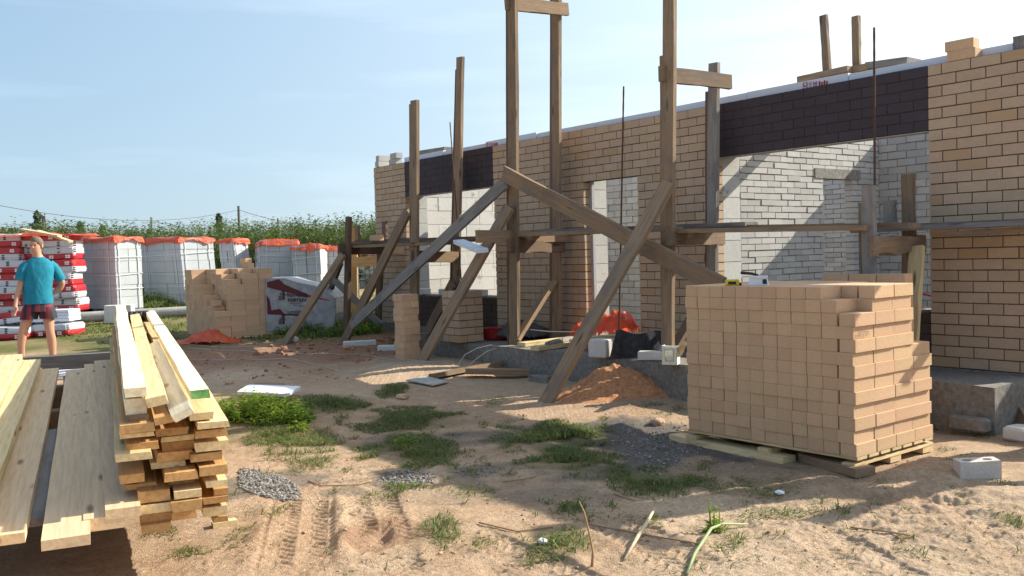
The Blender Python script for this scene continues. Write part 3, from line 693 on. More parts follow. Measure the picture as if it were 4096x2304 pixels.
# ================================================================== stacks of loose bricks
BL, BWd, BH = 0.25, 0.12, 0.088
_b0 = None
def brick_mesh():
    mb = MB(); k = .0022
    for s in (0,):
        R = lambda a, b, z: [(-a + k, -b, z), (a - k, -b, z), (a, -b + k, z), (a, b - k, z), (a - k, b, z), (-a + k, b, z), (-a, b - k, z), (-a, -b + k, z)]
        mb.loft([R(BL / 2 - k, BWd / 2 - k, 0), R(BL / 2, BWd / 2, k), R(BL / 2, BWd / 2, BH - k), R(BL / 2 - k, BWd / 2 - k, BH)])
    me = bpy.data.meshes.new("brick"); me.from_pydata(mb.v, [], mb.f); me.materials.append(M_stack); return me
BRICK = brick_mesh()
brick_src = None
MASS = MB()
def brick_at(pos, ang, label=None, group=None):
    "one brick: centre of its base, direction of its length"
    global brick_src
    if label is None:
        c, s = math.cos(ang), math.sin(ang); d = np.array([c, s, 0]); e = np.array([-s, c, 0])
        MASS.box(np.asarray(pos) - d * BL / 2 - e * BWd / 2, d * BL, e * BWd, ZV * BH); return None
    if brick_src is None: o = brick_src = bpy.data.objects.new("brick", BRICK)
    else: o = brick_src.copy()
    link(o); o.location = tuple(map(float, pos)); o.rotation_euler = (0, 0, ang)
    return tag(o, label, "brick", group)
ANG_N = math.atan2(N[1], N[0]); ANG_U = math.atan2(U[1], U[0])
rb = random.Random(21)
def ordn(i): return ORD[i]
def pallet(corner_u, corner_w, z, nu, nw, label, mat, hgt=.11):
    "wooden pallet under a stack, near right corner at (corner_u, corner_w)"
    LU, LW = nu * .1225 + .02, nw * .2525 + .02
    o = thing("pallet", H(corner_u - LU / 2, corner_w - LW / 2, z), label, "pallet")
    for k in range(7):
        c = corner_w - (k + .5) * LW / 7
        board("deck_board", H(corner_u + .01, c, z + hgt - .022), H(corner_u - LU, c, z + hgt - .022), N, .115, .02, mat, o)
    for uu in (corner_u - .05, corner_u - LU / 2, corner_u - LU + .05):
        board("stringer_board", H(uu, corner_w + .005, z + hgt - .044), H(uu, corner_w - LW, z + hgt - .044), U, .10, .021, mat, o)
        for ww in (corner_w - .07, corner_w - LW / 2, corner_w - LW + .07):
            mb = MB(); mb.hbox(uu - .05, uu + .05, ww - .07, ww + .07, z, z + hgt - .045); build("block", mb, mat, o)
    return o
# ---- near pallet: 12 x 4 x 13, some bricks taken from the right corner
CU, CW, CZ0 = 0.846, 2.639, 0.113
NEAR_G, FAR_G = "bricks on the near pallet", "bricks on the far pallet"
def near_has(i, j, k):      # i from the right, j from the front, k layer 1..13
    if j == 0: return not (k == 13 and i < 2) and not (k == 12 and i < 1)
    if j == 3: return k <= 8 or i > 3
    return True
for k in range(1, 14):
    lay = random.Random(k * 7); ou, ow = lay.uniform(-.003, .003), lay.uniform(-.005, .005); step_ = (.013 if k % 2 else -.003)
    for i in range(12):
        for j in range(4):
            if not near_has(i, j, k): continue
            front_ = (j == 0) or (k == 13 and j == 1 and i < 2) or (k == 12 and j == 1 and i < 1)
            right_ = i == 0
            top_ = k == 13 or not near_has(i, j, k + 1)
            outer = j == 3 or i == 11
            if not (front_ or right_ or top_ or outer): continue
            pos = H(CU - (i + .5) * .1225 + ou + (step_ if right_ else 0) + rb.uniform(-.002, .002), CW - (j + .5) * .2525 + ow + rb.uniform(-.006, .005), CZ0 + (k - 1) * BH + .0004 * k)
            lab = None
            row = ordn(13 - k)
            if j == 0 and k <= 13: lab = f"tan brick end {ordn(11 - i)} from left in {row} row down on near pallet's front"
            elif right_ and j < 4: lab = f"tan brick {ordn(j)} from the front in {row} row down on near pallet's right side"
            elif top_ and k == 13 and j < 3: lab = f"tan brick on near pallet's top, {ordn(11 - i)} from left in {ordn(j)} row back"
            if lab and k == 13 and j > 1 and i > 5: lab = None
            brick_at(pos, ANG_N + rb.uniform(-.012, .012), lab, NEAR_G if lab else None)
# a lower stack standing hidden between the pallet and the plinth: only its top row shows
for k in range(3):
    uu = .245 - k * .258
    for kk in range(13): brick_at(H(uu + rb.uniform(-.004, .004), 1.05, .02 + kk * .0916), ANG_U)
    brick_at(H(uu, 1.05, .02 + 13 * .0916), ANG_U + rb.uniform(-.02, .02), f"tan brick in the row showing behind near pallet's top, {ordn(k)} from its right end", "bricks stacked behind the near pallet")
mb = MB(); mb.hbox(CU - 11.6 * .1225, CU - .20, CW - .245 * 3.9, CW - .245, CZ0 + .002, CZ0 + 12 * BH); mb2 = MB()
near_p = pallet(CU, CW, 0.003, 12, 4, "pale wooden pallet under the big near stack of tan bricks", M_plt)
# ---- far pallet with a stepped stack
q = gz(546, 851, .30); FU, FW = uw(q); FZ = .30
hts = {0: [5, 5, 6, 6, 8, 8, 10, 10, 10, 13, 13, 13], 1: [10, 11, 11, 12, 12, 13, 13, 13, 13, 13, 13, 13], 2: [12, 12] + [13] * 10, 3: [13] * 12}
for j in range(4):
    for i in range(12):
        for k in range(1, hts[j][i] + 1):
            top_ = k == hts[j][i]
            right_ = i == 0 or hts[j][i - 1] < k
            frontv = j == 0 or hts[j - 1][i] < k
            if not (top_ or right_ or frontv or j == 3 or i == 11): continue
            pos = H(FU - (i + .5) * .1225 + rb.uniform(-.004, .004), FW - (j + .5) * .2525 + rb.uniform(-.006, .006), FZ + (k - 1) * BH)
            lab = None
            if i == 0: lab = f"tan brick {ordn(j)} from the left in {ordn(k - 1)} row up on far pallet's right face"
            elif top_ and j < 2 and i < 9: lab = f"tan brick topping step {ordn(i)} from the right in {ordn(j)} row of far pallet"
            brick_at(pos, ANG_N + rb.uniform(-.02, .02), lab, FAR_G if lab else None)
pz = FZ + 13 * BH
brick_at(H(FU - .55, FW - .80, pz + .002), ANG_U + .1, "lower of two loose tan bricks on top of the far pallet", FAR_G)
brick_at(H(FU - .62, FW - .80, pz + BH + .003), ANG_U, "topmost tan brick on the far pallet, lying on another", FAR_G)
brick_at(H(FU - .33, FW - .12, FZ + 6 * BH + .002), ANG_U + .05, "single tan brick sticking out on the lowest step of the far pallet", FAR_G)
pallet(FU, FW, FZ - .112, 12, 4, "wooden pallet under the far stepped stack of tan bricks", M_plt)
# ---- little tower of bricks by the scaffold
q = gpt(1000, 905); tz = q[2] - .03; tu, tw = uw(q); tu += -.02; tw -= .17
for k in range(10):
    a_ = (ANG_N if k % 2 else ANG_U) + rb.uniform(-.10, .10)
    e = np.array([-math.sin(a_), math.cos(a_), 0]); o_ = np.array([rb.uniform(-.012, .012), rb.uniform(-.012, .012), 0])
    for s in (-1, 1):
        p_ = H(tu, tw, tz + k * (BH + .001)) + e * s * .0615 + o_
        face = "left" if s * (e @ np.array([1, 0, 0])) < 0 else "right"
        brick_at(p_, a_, f"tan {face} brick in {ordn(9 - k)} layer down of the narrow brick tower", "bricks in the narrow tower")
# ---- loose bricks elsewhere
u_, z_ = wp(2420, 150, -.06)
brick_at(H(u_ + .02, -.06, ZT + .001), ANG_U, "lower buff brick of the pair on top of the right pier", "bricks on the wall top")
brick_at(H(u_ - .0, -.062, ZT + BH + .002), ANG_U + .04, "upper buff brick of the pair on top of the right pier", "bricks on the wall top")
for (x, y, a, l) in ((2470, 1052, .9, "tan brick lying tilted by the plinth right of near pallet"),):
    q = gpt(x, y + 12); o = brick_at(q + [0, 0, .0], a, l, "bricks lying on the ground"); o.rotation_euler = (0.25, .12, a)
if MASS.v:
    o = build("stacked_bricks", MASS, M_stackI); tag(o, "remaining tan bricks of the two pallet stacks, seen only in part", "bricks", None, "stuff")
# brick pillar begun on the plinth
q = gz(1157, 864, .405); bu, bw = uw(q)
pil = thing("brick_pillar", H(bu - .2, bw - .2, .405), "low mortared pillar of tan bricks begun on the plinth before the left window", "pillar")
brk, mor = MB(), MB(); r2 = random.Random(3); s_ = .385
for k in range(7):
    z0 = .407 + k * CO; j = r2.uniform(-.004, .004)
    if k % 2 == 0: rows = [((0, .25), (0, .12)), ((.26, .385), (0, .12)), ((.0, .12), (.13, .385)), ((.13, .385), (.265, .385)), ((.265, .385), (.13, .255))]
    else: rows = [((0, .12), (0, .25)), ((.13, .385), (0, .12)), ((0, .25), (.265, .385)), ((.265, .385), (.13, .385)), ((0, .12), (.255, .26))]
    for (a0, a1), (c0, c1) in rows: brk.hbox(bu - a1 + j, bu - a0 + j, bw - c1, bw - c0, z0 + .005, z0 + BH + .005)
    mor.hbox(bu - s_ + .012, bu - .012, bw - s_ + .012, bw - .012, z0 - .003, z0 + CO - .006)
build("brickwork", brk, M_face, pil); build("mortar", mor, M_mort, pil)
# loose timber under the near pallet
a, b = gp(1700, 1098), gp(1985, 1158); a[2] = gh(a[0], a[1]) - .02; b[2] = gh(b[0], b[1]) - .01
b_ = board("skid_board", a, b, [.55, .83, 0], .16, .055, M_plt, None, wane=.012, rough=.008); tag(b_, "long rough board under the left front edge of the near pallet", "board")
a, b = gp(2030, 1150) , gp(2178, 1192)
b_ = board("skid_board", a + [0, 0, -.02], b + [0, 0, -.02], [.55, .83, 0], .16, .06, M_old, None); tag(b_, "short brown beam poking out under the near pallet's right corner", "board")
for k, (x0, y0, x1, y1) in enumerate(((2215, 1140, 2250, 1095), (2290, 1118, 2330, 1085))):
    a, b = gp(x0, y0), gp(x1, y1); a[2] += -.02; b[2] += -.01
    b_ = board("slab_offcut", a, b, U, .14, .05, M_plt, None, wane=.03); tag(b_, ["half round slab offcut under the right side of the near pallet", "rear slab offcut showing beyond the near pallet's right side"][k], "offcut")
# things on top of the near pallet
def pt(px, py, z): return gz(px, py, z)
TZ = CZ0 + 13 * BH + .006
M_yel = simple("yellow_plastic", (.62, .44, .03), .45, 40, .15, 0); M_blk = simple("black_plastic", (.02, .02, .022), .5, 40, .2, 0); M_bri = simple("brush_fibre", (.72, .74, .76), .8, 200, .2, .6)
c = dp(1842, 708, 7.1); c[2] = TZ
tm = thing("tape_measure", c, "yellow tape measure lying on top of the near brick pallet", "tape measure")
d = np.array([.96, -.25, 0]); e = np.array([.25, .96, 0]); mb = MB()
ring = lambda r, z, s=1: [c + d * (.055 * s * math.copysign(abs(math.cos(a)) ** .5, math.cos(a))) + e * (r * math.copysign(abs(math.sin(a)) ** .5, math.sin(a))) + ZV * z for a in np.linspace(0, 2 * math.pi, 16, endpoint=False)]
mb.loft([ring(.026, 0, .92), ring(.03, .008), ring(.03, .038), ring(.024, .047, .9)]); build("case", mb, M_yel, tm)
mb = MB(); mb.box(c - d * .03 - e * .032 + ZV * .01, d * .06, e * .004, ZV * .022); mb.box(c + d * .05 - e * .012, d * .02, e * .024, ZV * .02); build("grip", mb, M_blk, tm)
c = dp(1908, 712, 7.0); c[2] = TZ
br = thing("wall_brush", c, "wide whitewash brush with pale bristles and black handle on near pallet", "brush")
d = np.array([.93, -.36, 0]); e = np.array([.36, .93, 0]); mb = MB()
mb.hexa([c - d * .075 - e * .035, c + d * .075 - e * .035, c + d * .075 + e * .035, c - d * .075 + e * .035, c - d * .062 - e * .03 + ZV * .055, c + d * .062 - e * .03 + ZV * .055, c + d * .062 + e * .03 + ZV * .055, c - d * .062 + e * .03 + ZV * .055])
build("bristles", mb, M_bri, br)
mb = MB(); mb.box(c - d * .066 - e * .034 + ZV * .055, d * .132, e * .068, ZV * .018); build("stock", mb, M_bri, br)
mb = MB(); mb.box(c + d * .035 - e * .0375 + ZV * .012, d * .03, e * .003, ZV * .035); build("label", mb, M_blk, br)
mb = MB(); mb.tube([c + ZV * .075, c - d * .05 + ZV * .09, c - d * .13 + ZV * .098], [.009, .011, .012], 8); build("handle", mb, M_blk, br)
# pencil scrawl on one brick
text_mesh("pencil_writing", "№70п", .055, H(CU + .0075, CW - .035, CZ0 + 9 * BH + .022), -N, ZV, simple("pencil", (.22, .15, .10), .8, 40, .1, 0), brick_src if False else near_p, off=.004)

# ================================================================== lumber in the left foreground
HD = R_(23.6); LD = np.array([-math.sin(HD), math.cos(HD), 0.022]); LD = unit(LD); LR = np.array([math.cos(HD), math.sin(HD), 0.0])
LREF = dp(385, 1000, 4.30)
def nearpt(px, py, prot):
    d = ray(px, py); n = np.array([LD[0], LD[1], 0]); t = ((LREF - C0) @ n - prot) / (d @ n); return C0 + t * d
def zz(x, y): return ((400 + x / 1.525) / KD, (1200 + y / 1.525) / KD)
g_l = "boards in the lumber stack"
def lum(x0, x1, y0, y1, label, mat, prot=0.0, L=5.6, tilt=0.0, far=None, rough=.004, wane=0.0, group=g_l, dirv=None):
    "board given by where its sawn near end is seen"
    cx, cy = (x0 + x1) / 2, (y0 + y1) / 2
    a, b = nearpt(*zz(x0, cy), prot), nearpt(*zz(x1, cy), prot); wd_ = np.linalg.norm(b - a)
    c, e = nearpt(*zz(cx, y0), prot), nearpt(*zz(cx, y1), prot); th = abs(c[2] - e[2])
    mid = nearpt(*zz(cx, cy), prot)
    if tilt: wd_ /= (abs(math.cos(tilt)) + .25 * abs(math.sin(tilt))); th = max(.035, th - wd_ * abs(math.sin(tilt)) * .9)
    d = LD if dirv is None else dirv
    if far is not None:
        fp = dp(*far); d = unit(fp - mid); L = np.linalg.norm(fp - mid)
    r = LR * math.cos(tilt) + ZV * math.sin(tilt)
    up = unit(np.cross(d, -unit(r - d * (r @ d)))) if np.cross(d, -r)[2] > 0 else unit(np.cross(d, r))
    if up[2] < 0: up = -up
    o = board("board", mid - up * th / 2, mid - up * th / 2 + d * L, -r if np.cross(d, r)[2] < 0 else r, wd_, th, mat, None, n=10, rough=rough, wane=wane)
    return tag(o, label, "board", group)
top = [(150, 282, 535, 592, "whitish board topmost at the left edge of the lumber stack", M_pale, dict(prot=.05, far=(303, 772, 9.5))),
       (152, 285, 602, 698, "thick board directly under the whitish one on the lumber stack", M_pale, dict(prot=.03)),
       (285, 412, 580, 655, "yellow tilted board beside the whitish one on the lumber stack", M_fresh, dict(prot=.1, tilt=R_(9), far=(340, 795, 9.3))),
       (440, 572, 655, 745, "pale board lying askew on edge across the lumber stack", M_pale, dict(prot=.22, tilt=R_(24), far=(384, 868, 6.9))),
       (552, 670, 548, 602, "board with green painted end at the right top of lumber stack", M_pale, dict(prot=.04, far=(378, 787, 9.5))),
       (165, 305, 702, 755, "dark barky slab under the thick board at lumber stack's left", M_old, dict(prot=.05, wane=.02)),
       (330, 478, 700, 760, "tilted thick board below the yellow one in the lumber stack", M_lum, dict(prot=.12, tilt=R_(7))),
       (545, 690, 688, 732, "notched board under the green ended one in the lumber stack", M_fresh, dict(prot=.02)),
       (590, 802, 742, 782, "widest pale board with bark edge at lumber stack's right top", M_fresh, dict(prot=.05, wane=.012))]
for x0, x1, y0, y1, l, mt, kw in top: lum(x0, x1, y0, y1, l, mt, **kw)
gobj = [o for o in COL.objects if o.get('label', '').startswith("board with green")][0]
gobj.data.materials.append(simple("green_paint", (.16, .36, .12), .8, 40, .35, .2)); gobj.data.polygons[-2].material_index = 1
colL = [(122, 335, 757, 810), (126, 330, 813, 838), (165, 368, 840, 866), (155, 360, 870, 917), (95, 315, 935, 980), (120, 272, 1065, 1117), (135, 362, 1120, 1152)]
colM = [(342, 540, 780, 827), (378, 578, 828, 860), (380, 574, 864, 918), (350, 570, 925, 980), (315, 520, 985, 1022), (392, 600, 1050, 1102), (385, 586, 1105, 1142), (448, 630, 1160, 1208), (440, 626, 1225, 1288), (440, 592, 1292, 1338)]
colR = [(582, 780, 790, 838), (580, 787, 862, 920), (550, 750, 935, 982), (605, 786, 1012, 1068), (645, 775, 1100, 1140), (690, 785, 1150, 1190), (628, 790, 1203, 1240), (630, 777, 1262, 1318), (690, 778, 1322, 1355)]
colB = [(232, 430, 1165, 1232), (245, 440, 1242, 1300), (245, 441, 1303, 1360), (250, 441, 1366, 1418)]
for nm, cl_ in (("left", colL), ("middle", colM), ("right", colR), ("lowest left", colB)):
    for i, (x0, x1, y0, y1) in enumerate(cl_):
        lum(x0, x1, y0, y1, f"orange sawn board, {ordn(i)} from top in {nm} column of the lumber stack", [M_lum, M_fresh, M_lum][i % 3], prot=rb.uniform(-.16, .10) + (.06 if nm == "left" else 0), rough=.005, wane=rb.choice([0, 0, .008, .015]))
# filler boards set further back inside the stack
fill = MB()
for (x0, x1, y0, y1) in ((330, 385, 860, 1150), (560, 610, 930, 1100), (600, 700, 1240, 1330)): pass
# cross bearers under the stack
for k, s_ in enumerate((1.7, 3.3, 5.0)):
    c = nearpt(*zz(560, 1400), 0) + LD * s_ ; c = c - ZV * .0
    gz_ = gh(c[0], c[1]); h_ = max(.08, c[2] - gz_ - .015)
    mb = MB(); mb.box(np.array([c[0], c[1], gz_ - .02]) - LR * .75 - np.array([LD[0], LD[1], 0]) * .06, LR * 1.0, np.array([LD[0], LD[1], 0]) * .12, ZV * (h_ + .02))
    tag(build("bearer_block", mb, M_greyw), f"{['near', 'middle', 'far'][k]} bearer beam under the lumber stack", "beam")
q = gp(565, 1322); bx("offcut", q + [0, 0, -.01], .07, .03, .04, M_plt, "short offcut lying on the sand under the lumber stack's right corner", "offcut", None, ang=.5)
# pale planks laid on the bearers at left, and the bright pile at the very left
PD = unit(np.array([-math.sin(R_(24.6)), math.cos(R_(24.6)), 0.028])); PR = np.array([math.cos(R_(24.6)), math.sin(R_(24.6)), 0])
def plank(x, y, Yd, wd_, th, L, mat, label, name="plank", back=0.0, **kw):
    a = dp(x, y, Yd) - ZV * th; r = PR
    o = board(name, a - PD * back, a + PD * L, -PR, wd_, th, mat, None, n=10, **kw)
    if np.cross(PD, -PR)[2] < 0: o.rotation_quaternion = o.rotation_quaternion
    return tag(o, label, "plank", "planks laid in the left foreground")
def plk(x, y, Yd, wd_, th, L, mat, label, **kw):
    a = dp(x, y, Yd) - ZV * th
    o = board("plank", a, a + PD * L, PR if np.cross(PD, PR)[2] > 0 else -PR, wd_, th, mat, None, n=12, **kw)
    if np.cross(PD, PR)[2] < 0: pass
    return tag(o, label, "plank", "planks laid in the left foreground")
plk(0, 1347, 3.86, .185, .045, 5.5, M_plank, "leftmost pale plank in the foreground, its near end touching the picture's left edge", rough=.002)
plk(165, 1352, 3.86, .185, .045, 5.5, M_plank, "wide pale plank second from left in the foreground with knots", rough=.002)
plk(262, 1300, 4.12, .17, .06, 5.6, M_plank, "plank with orange sawn end between pale planks and lumber stack", rough=.002)
plk(310, 1278, 4.15, .15, .045, 5.6, M_plank, "dusty plank with dark end lying against the lumber stack", rough=.002)
for k, (sx, sy, sd_) in enumerate(((150, 1365, 4.6), (170, 1110, 6.3), (190, 960, 8.4))):
    c = dp(sx, sy, sd_); c = dp(sx, sy, 3.86 + 0)
    s_ = (2.3, 3.6, 4.9)[k]; c = dp(165, 1352, 3.86) + PD * s_ - ZV * .05
    g_ = gh(c[0], c[1])
    for zi, hh in ((0, max(.1, c[2] - g_)),):
        mb = MB(); mb.box(np.array([c[0], c[1], g_ - .02]) - PR * .75 - np.array([PD[0], PD[1], 0]) * .07, PR * 1.25, np.array([PD[0], PD[1], 0]) * .14, ZV * (c[2] - g_ + .015))
        tag(build("bearer_block", mb, M_old), f"{['near', 'middle', 'far'][k]} bearer beam under the pale foreground planks", "beam")
c = dp(120, 1245, 4.4)
a = dp(108, 1290, 4.25) - ZV * .06; o = board("plank", a, a + PD * 2.2, -PR, .16, .04, M_greyw, None); tag(o, "grey plank lying lower in the gap between the two pale planks", "plank", "planks laid in the left foreground")
# crosswise beam and white trim behind them
a, b = dp(95, 918, 9.65), dp(300, 905, 9.9)
o = board("beam", a - ZV * .06 - unit(b - a) * .2, b - ZV * .06 + unit(b - a) * .3, [0, 1, 0], .16, .15, M_greyw, None); tag(o, "grey beam lying crosswise at the far end of the foreground planks", "beam")
for k in range(2):
    a, b = dp(112, 884 - 7 * k, 10.5 + .4 * k), dp(300, 871 - 5 * k, 10.8 + .4 * k)
    a[2] = gh(a[0], a[1]) + .22 - .02 * k; b[2] = gh(b[0], b[1]) + .24 - .02 * k
    o = board("trim_strip", a, b, [0, 1, 0], .10, .03, M_eps, None); tag(o, ["front", "rear"][k] + " white strip lying crosswise behind the foreground planks", "strip")
    for e, s_ in ((a, .25), (b, -.25)):
        mb = MB(); p_ = e + unit(b - a) * s_; mb.box(np.array([p_[0] - .05, p_[1] - .05, gh(p_[0], p_[1]) - .02]), [.1, 0, 0], [0, .14, 0], [0, 0, e[2] - gh(p_[0], p_[1]) + .02]); tag(build("bearer_block", mb, M_greyw), f"low block under the {['front', 'rear'][k]} white strip's {'left' if s_ > 0 else 'right'} end", "block")
# bright pile
g_b = "bright boards piled at the left edge"
fr = dp(105, 887, 8.9)
for lay in range(4):
    for cidx in range(4):
        wq = .145; off = -(cidx + .5) * (wq + .006) - .01 * (lay % 2) ; endj = rb.uniform(-.25, .05)
        if lay == 3 and cidx == 0: continue
        f_ = fr + PR * off - ZV * (.048 * (4 - lay) - (.048 if True else 0)) + PD * endj - ZV * .045
        o = board("board", f_ - PD * 6.0, f_, PR if np.cross(PD, PR)[2] > 0 else -PR, wq, .042, M_fresh, None, n=10)
        tag(o, f"bright yellow board, {ordn(cidx)} from right in {['bottom', 'second', 'third', 'top'][lay]} layer of left edge pile", "board", g_b)
for k, s_ in enumerate((.6, 3.0)):
    c = fr - PD * s_ - PR * .3 - ZV * (.048 * 4 + .0); g_ = gh(c[0], c[1])
    mb = MB(); mb.box(np.array([c[0], c[1], g_ - .02]) - PR * .3, PR * .6, np.array([PD[0], PD[1], 0]) * .12, ZV * (c[2] - g_ + .02)); tag(build("bearer_block", mb, M_old), f"{['far', 'middle'][k]} bearer under the bright board pile at the left edge", "beam")
# glove / cap and red scrap on the far ends
q = dp(338, 797, 9.3); mb = MB(); r2 = random.Random(2)
for k in range(5):
    a_ = k * .045
    mb.loft([[q + LR * (a_ - .09) + ZV * (.0 + .055 * math.sin(max(0, t_))) + np.array([0, .05 * math.cos(t_), 0]) for t_ in np.linspace(0, 2 * math.pi, 8, endpoint=False)], [q + LR * (a_ - .05) + ZV * (.0 + .06 * math.sin(max(0, t_))) + np.array([0, .055 * math.cos(t_), 0]) for t_ in np.linspace(0, 2 * math.pi, 8, endpoint=False)]])
tag(build("work_glove", mb, M_blk, smooth=True), "crumpled black glove at the far end of the lumber stack", "glove")

# ================================================================== aerated block packs with orange covers
def film(name, col, rough=.3, tr=.35, white=0.0):
    m, t, p = newmat(name); tc = t.nodes.new('ShaderNodeTexCoord').outputs['Object']
    n1 = noise(t, tc, 9, 5); c = ramp(t, n1, [(.35, tuple(x * .8 for x in col)), (.65, tuple(min(1, x * 1.15) for x in col))])
    t.links.new(c, p.inputs['Base Color']); p.inputs['Roughness'].default_value = rough; p.inputs['Specular IOR Level'].default_value = .5
    tl = t.nodes.new('ShaderNodeBsdfTranslucent'); t.links.new(c, tl.inputs[0]); mx = t.nodes.new('ShaderNodeMixShader'); mx.inputs[0].default_value = tr
    out = [n for n in t.nodes if n.type == 'OUTPUT_MATERIAL'][0]; t.links.new(p.outputs[0], mx.inputs[1]); t.links.new(tl.outputs[0], mx.inputs[2]); t.links.new(mx.outputs[0], out.inputs[0])
    bump(t, p, noise(t, tc, 16, 5, .7), .8, .03); return m
M_or = film("orange_film", (.80, .13, .05)); M_wf = film("white_film", (.36, .35, .355), .25, .12); M_strap = simple("white_strap", (.62, .62, .63), .5, 60, .05, 0)
M_gasb = brickmat("aerated_pack_block", (.47, .495, .515), var=.06)
M_gasg = simple("pack_gap", (.22, .22, .22), .95, 40, .2, 0)
def crumple(c, dx, dy, sx, sy, h, drop, seed, nu=22, nv=18, amp=.05):
    "thin cover draped over a top: centre c, axes dx,dy, half sizes"
    r2 = np.random.default_rng(seed); mb = MB(); ox, oy = r2.uniform(0, 50, 2)
    P = []
    for i in range(nu + 1):
        row = []
        for j in range(nv + 1):
            a = -1.0 + 2.0 * i / nu; b = -1.0 + 2.0 * j / nv
            A = a * (sx + drop); B = b * (sy + drop)
            ex, ey = max(0, abs(A) - sx), max(0, abs(B) - sy)
            xx = math.copysign(min(abs(A), sx + .015 + .02 * (ex > 0)), A); yy = math.copysign(min(abs(B), sy + .015 + .02 * (ey > 0)), B)
            n_ = float(fbm(np.array(a * 2.3 + ox), np.array(b * 2.3 + oy), 3))
            z = h + amp * n_ - (max(ex, ey)) * (1 + 1.5 * n_)
            o_ = .04 * abs(n_) * (1 if max(ex, ey) > 0 else 0)
            xx += math.copysign(o_, A) if ex > 0 else 0; yy += math.copysign(o_, B) if ey > 0 else 0
            row.append(c + dx * xx + dy * yy + ZV * max(z, .02))
        P.append(row)
    for i in range(nu):
        for j in range(nv): mb.poly([P[i][j], P[i + 1][j], P[i + 1][j + 1], P[i][j + 1]])
    return mb
def pack(px_l, px_c, px_r, pyt, pyb, Yd, label, rot, tilt=(0, 0), SX=1.2, SY=1.0, hgt=1.45, seed=1, low=False):
    """block pack: near vertical edge seen at px_c; rot = heading of its right hand face normal"""
    base = dp(px_c, pyb, Yd); zb_ = gh(base[0], base[1]) if low else base[2]
    topz = dp(px_c, pyt, Yd)[2]; hgt = topz - base[2]
    ax = np.array([math.cos(rot), math.sin(rot), 0]); ay = np.array([-ax[1], ax[0], 0])
    # left face runs from the near edge along -ax, right face along +ay
    def fit(d, px):
        lo, hi = .2, 3.0
        for _ in range(40):
            m_ = (lo + hi) / 2; q = base + d * m_; c_ = CR @ (q - C0); x_ = (2048 + F_PX * c_[0] / -c_[2]) / KD
            if (x_ < px) == (d @ np.array([1, 0, 0]) > 0): lo = m_
            else: hi = m_
        return m_
    SX = fit(-ax, px_l); SY = fit(ay, px_r)
    t_ = np.array([tilt[0], tilt[1], 0])
    root = thing("block_pack", base - ax * SX / 2 + ay * SY / 2, label, "block pack", "packs of white aerated blocks under orange film")
    blk, gap = MB(), MB(); r2 = random.Random(seed); g0_ = gh(*(base - ax * SX / 2 + ay * SY / 2)[:2])
    z0 = base[2]
    nl = 6; lz = hgt / nl
    def P(a, b, z): return base - ax * a + ay * b + ZV * z + t_ * z
    for k in range(nl):
        nx_ = max(2, round(SX / .42)) ; ny_ = max(2, round(SY / .33))
        for i in range(nx_):
            for j in range(ny_):
                if 0 < i < nx_ - 1 and 0 < j < ny_ - 1 and k < nl - 1: continue
                o1, o2, g_ = r2.uniform(-.008, .008), r2.uniform(-.008, .008), .004
                a0, a1, b0, b1 = SX * i / nx_ + g_, SX * (i + 1) / nx_ - g_, SY * j / ny_ + g_, SY * (j + 1) / ny_ - g_
                za, zb2 = lz * k + .003, lz * (k + 1) - .003
                blk.hexa([P(a + o1, b + o2, z) for z in (za, zb2) for a, b in ((a1, b0), (a0, b0), (a0, b1), (a1, b1))])
    gap.hexa([P(a, b, z) for z in (.01, hgt - .03) for a, b in ((SX - .02, .02), (.02, .02), (.02, SY - .02), (SX - .02, SY - .02))])
    bl = build("blocks", blk, M_gasb, root); build("core", gap, M_gasg, bl)
    ctr = P(SX / 2, SY / 2, 0) + t_ * hgt
    cv = crumple(ctr, ax, ay, SX / 2, SY / 2, hgt + .02, .11, seed, amp=.07)
    build("cover", cv, M_or, root, smooth=True)
    st = MB()
    for b in (.13, .85):
        for face in (0, 1):
            S_ = (SX, SY)[face]; n_ = ax if not face else ay
            a = S_ * b
            q0 = (P(a, 0, 0) - ay * .012) if not face else (P(0, a, 0) + ax * .012)
            q1 = (P(a, 0, hgt) - ay * .012) if not face else (P(0, a, hgt) + ax * .012)
            e = (ax if not face else ay) * .009; w_ = (ay if not face else ax) * .004
            st.hexa([q0 - e - w_, q0 + e - w_, q0 + e + w_, q0 - e + w_, q1 - e - w_, q1 + e - w_, q1 + e + w_, q1 - e + w_])
    for zf in (.27, .5, .74):
        z = hgt * (zf + r2.uniform(-.02, .02)); z2 = z + r2.uniform(-.05, .05)
        for f in (0, 1):
            c1 = P(-.012, -.012, z2)
            e1 = P(SX, -.012, z) if f == 0 else P(-.012, SY, z2 + r2.uniform(-.06, .06))
            st.box(e1 - ZV * .012 - (c1 - e1) * 0, c1 - e1, (ay if f == 0 else ax) * .006, ZV * .015)
    build("straps", st, M_strap, root)
    if z0 - g0_ > .02:
        pm = MB()
        for a in (.02, SX / 2 - .06, SX - .14): pm.hexa([P(x_, y_, 0) + ZV * z_ for z_ in (-(z0 - g0_) - .03, -.004) for x_, y_ in ((a + .12, 0), (a, 0), (a, SY), (a + .12, SY))])
        build("pallet_runner", pm, M_greyw, root)
    return root
RT = R_(-38)
pack(184, 295, 362, 596, 778, 19.2, "leftmost block pack in the row, its broad left face flat and clean", R_(-36), seed=1)
pack(365, 468, 551, 598, 770, 20.5, "leaning second block pack from left, with a bent white strap", R_(-42), (-.055, 0), seed=2)
pack(566, 604, 640, 602, 772, 22.5, "third block pack from left, mostly hidden behind the leaning one", R_(-30), (-.06, 0), seed=3)
pack(630, 655, 745, 606, 772, 20.6, "greyer leaning block pack behind the far brick pallet", R_(-72), (.06, 0), seed=4)
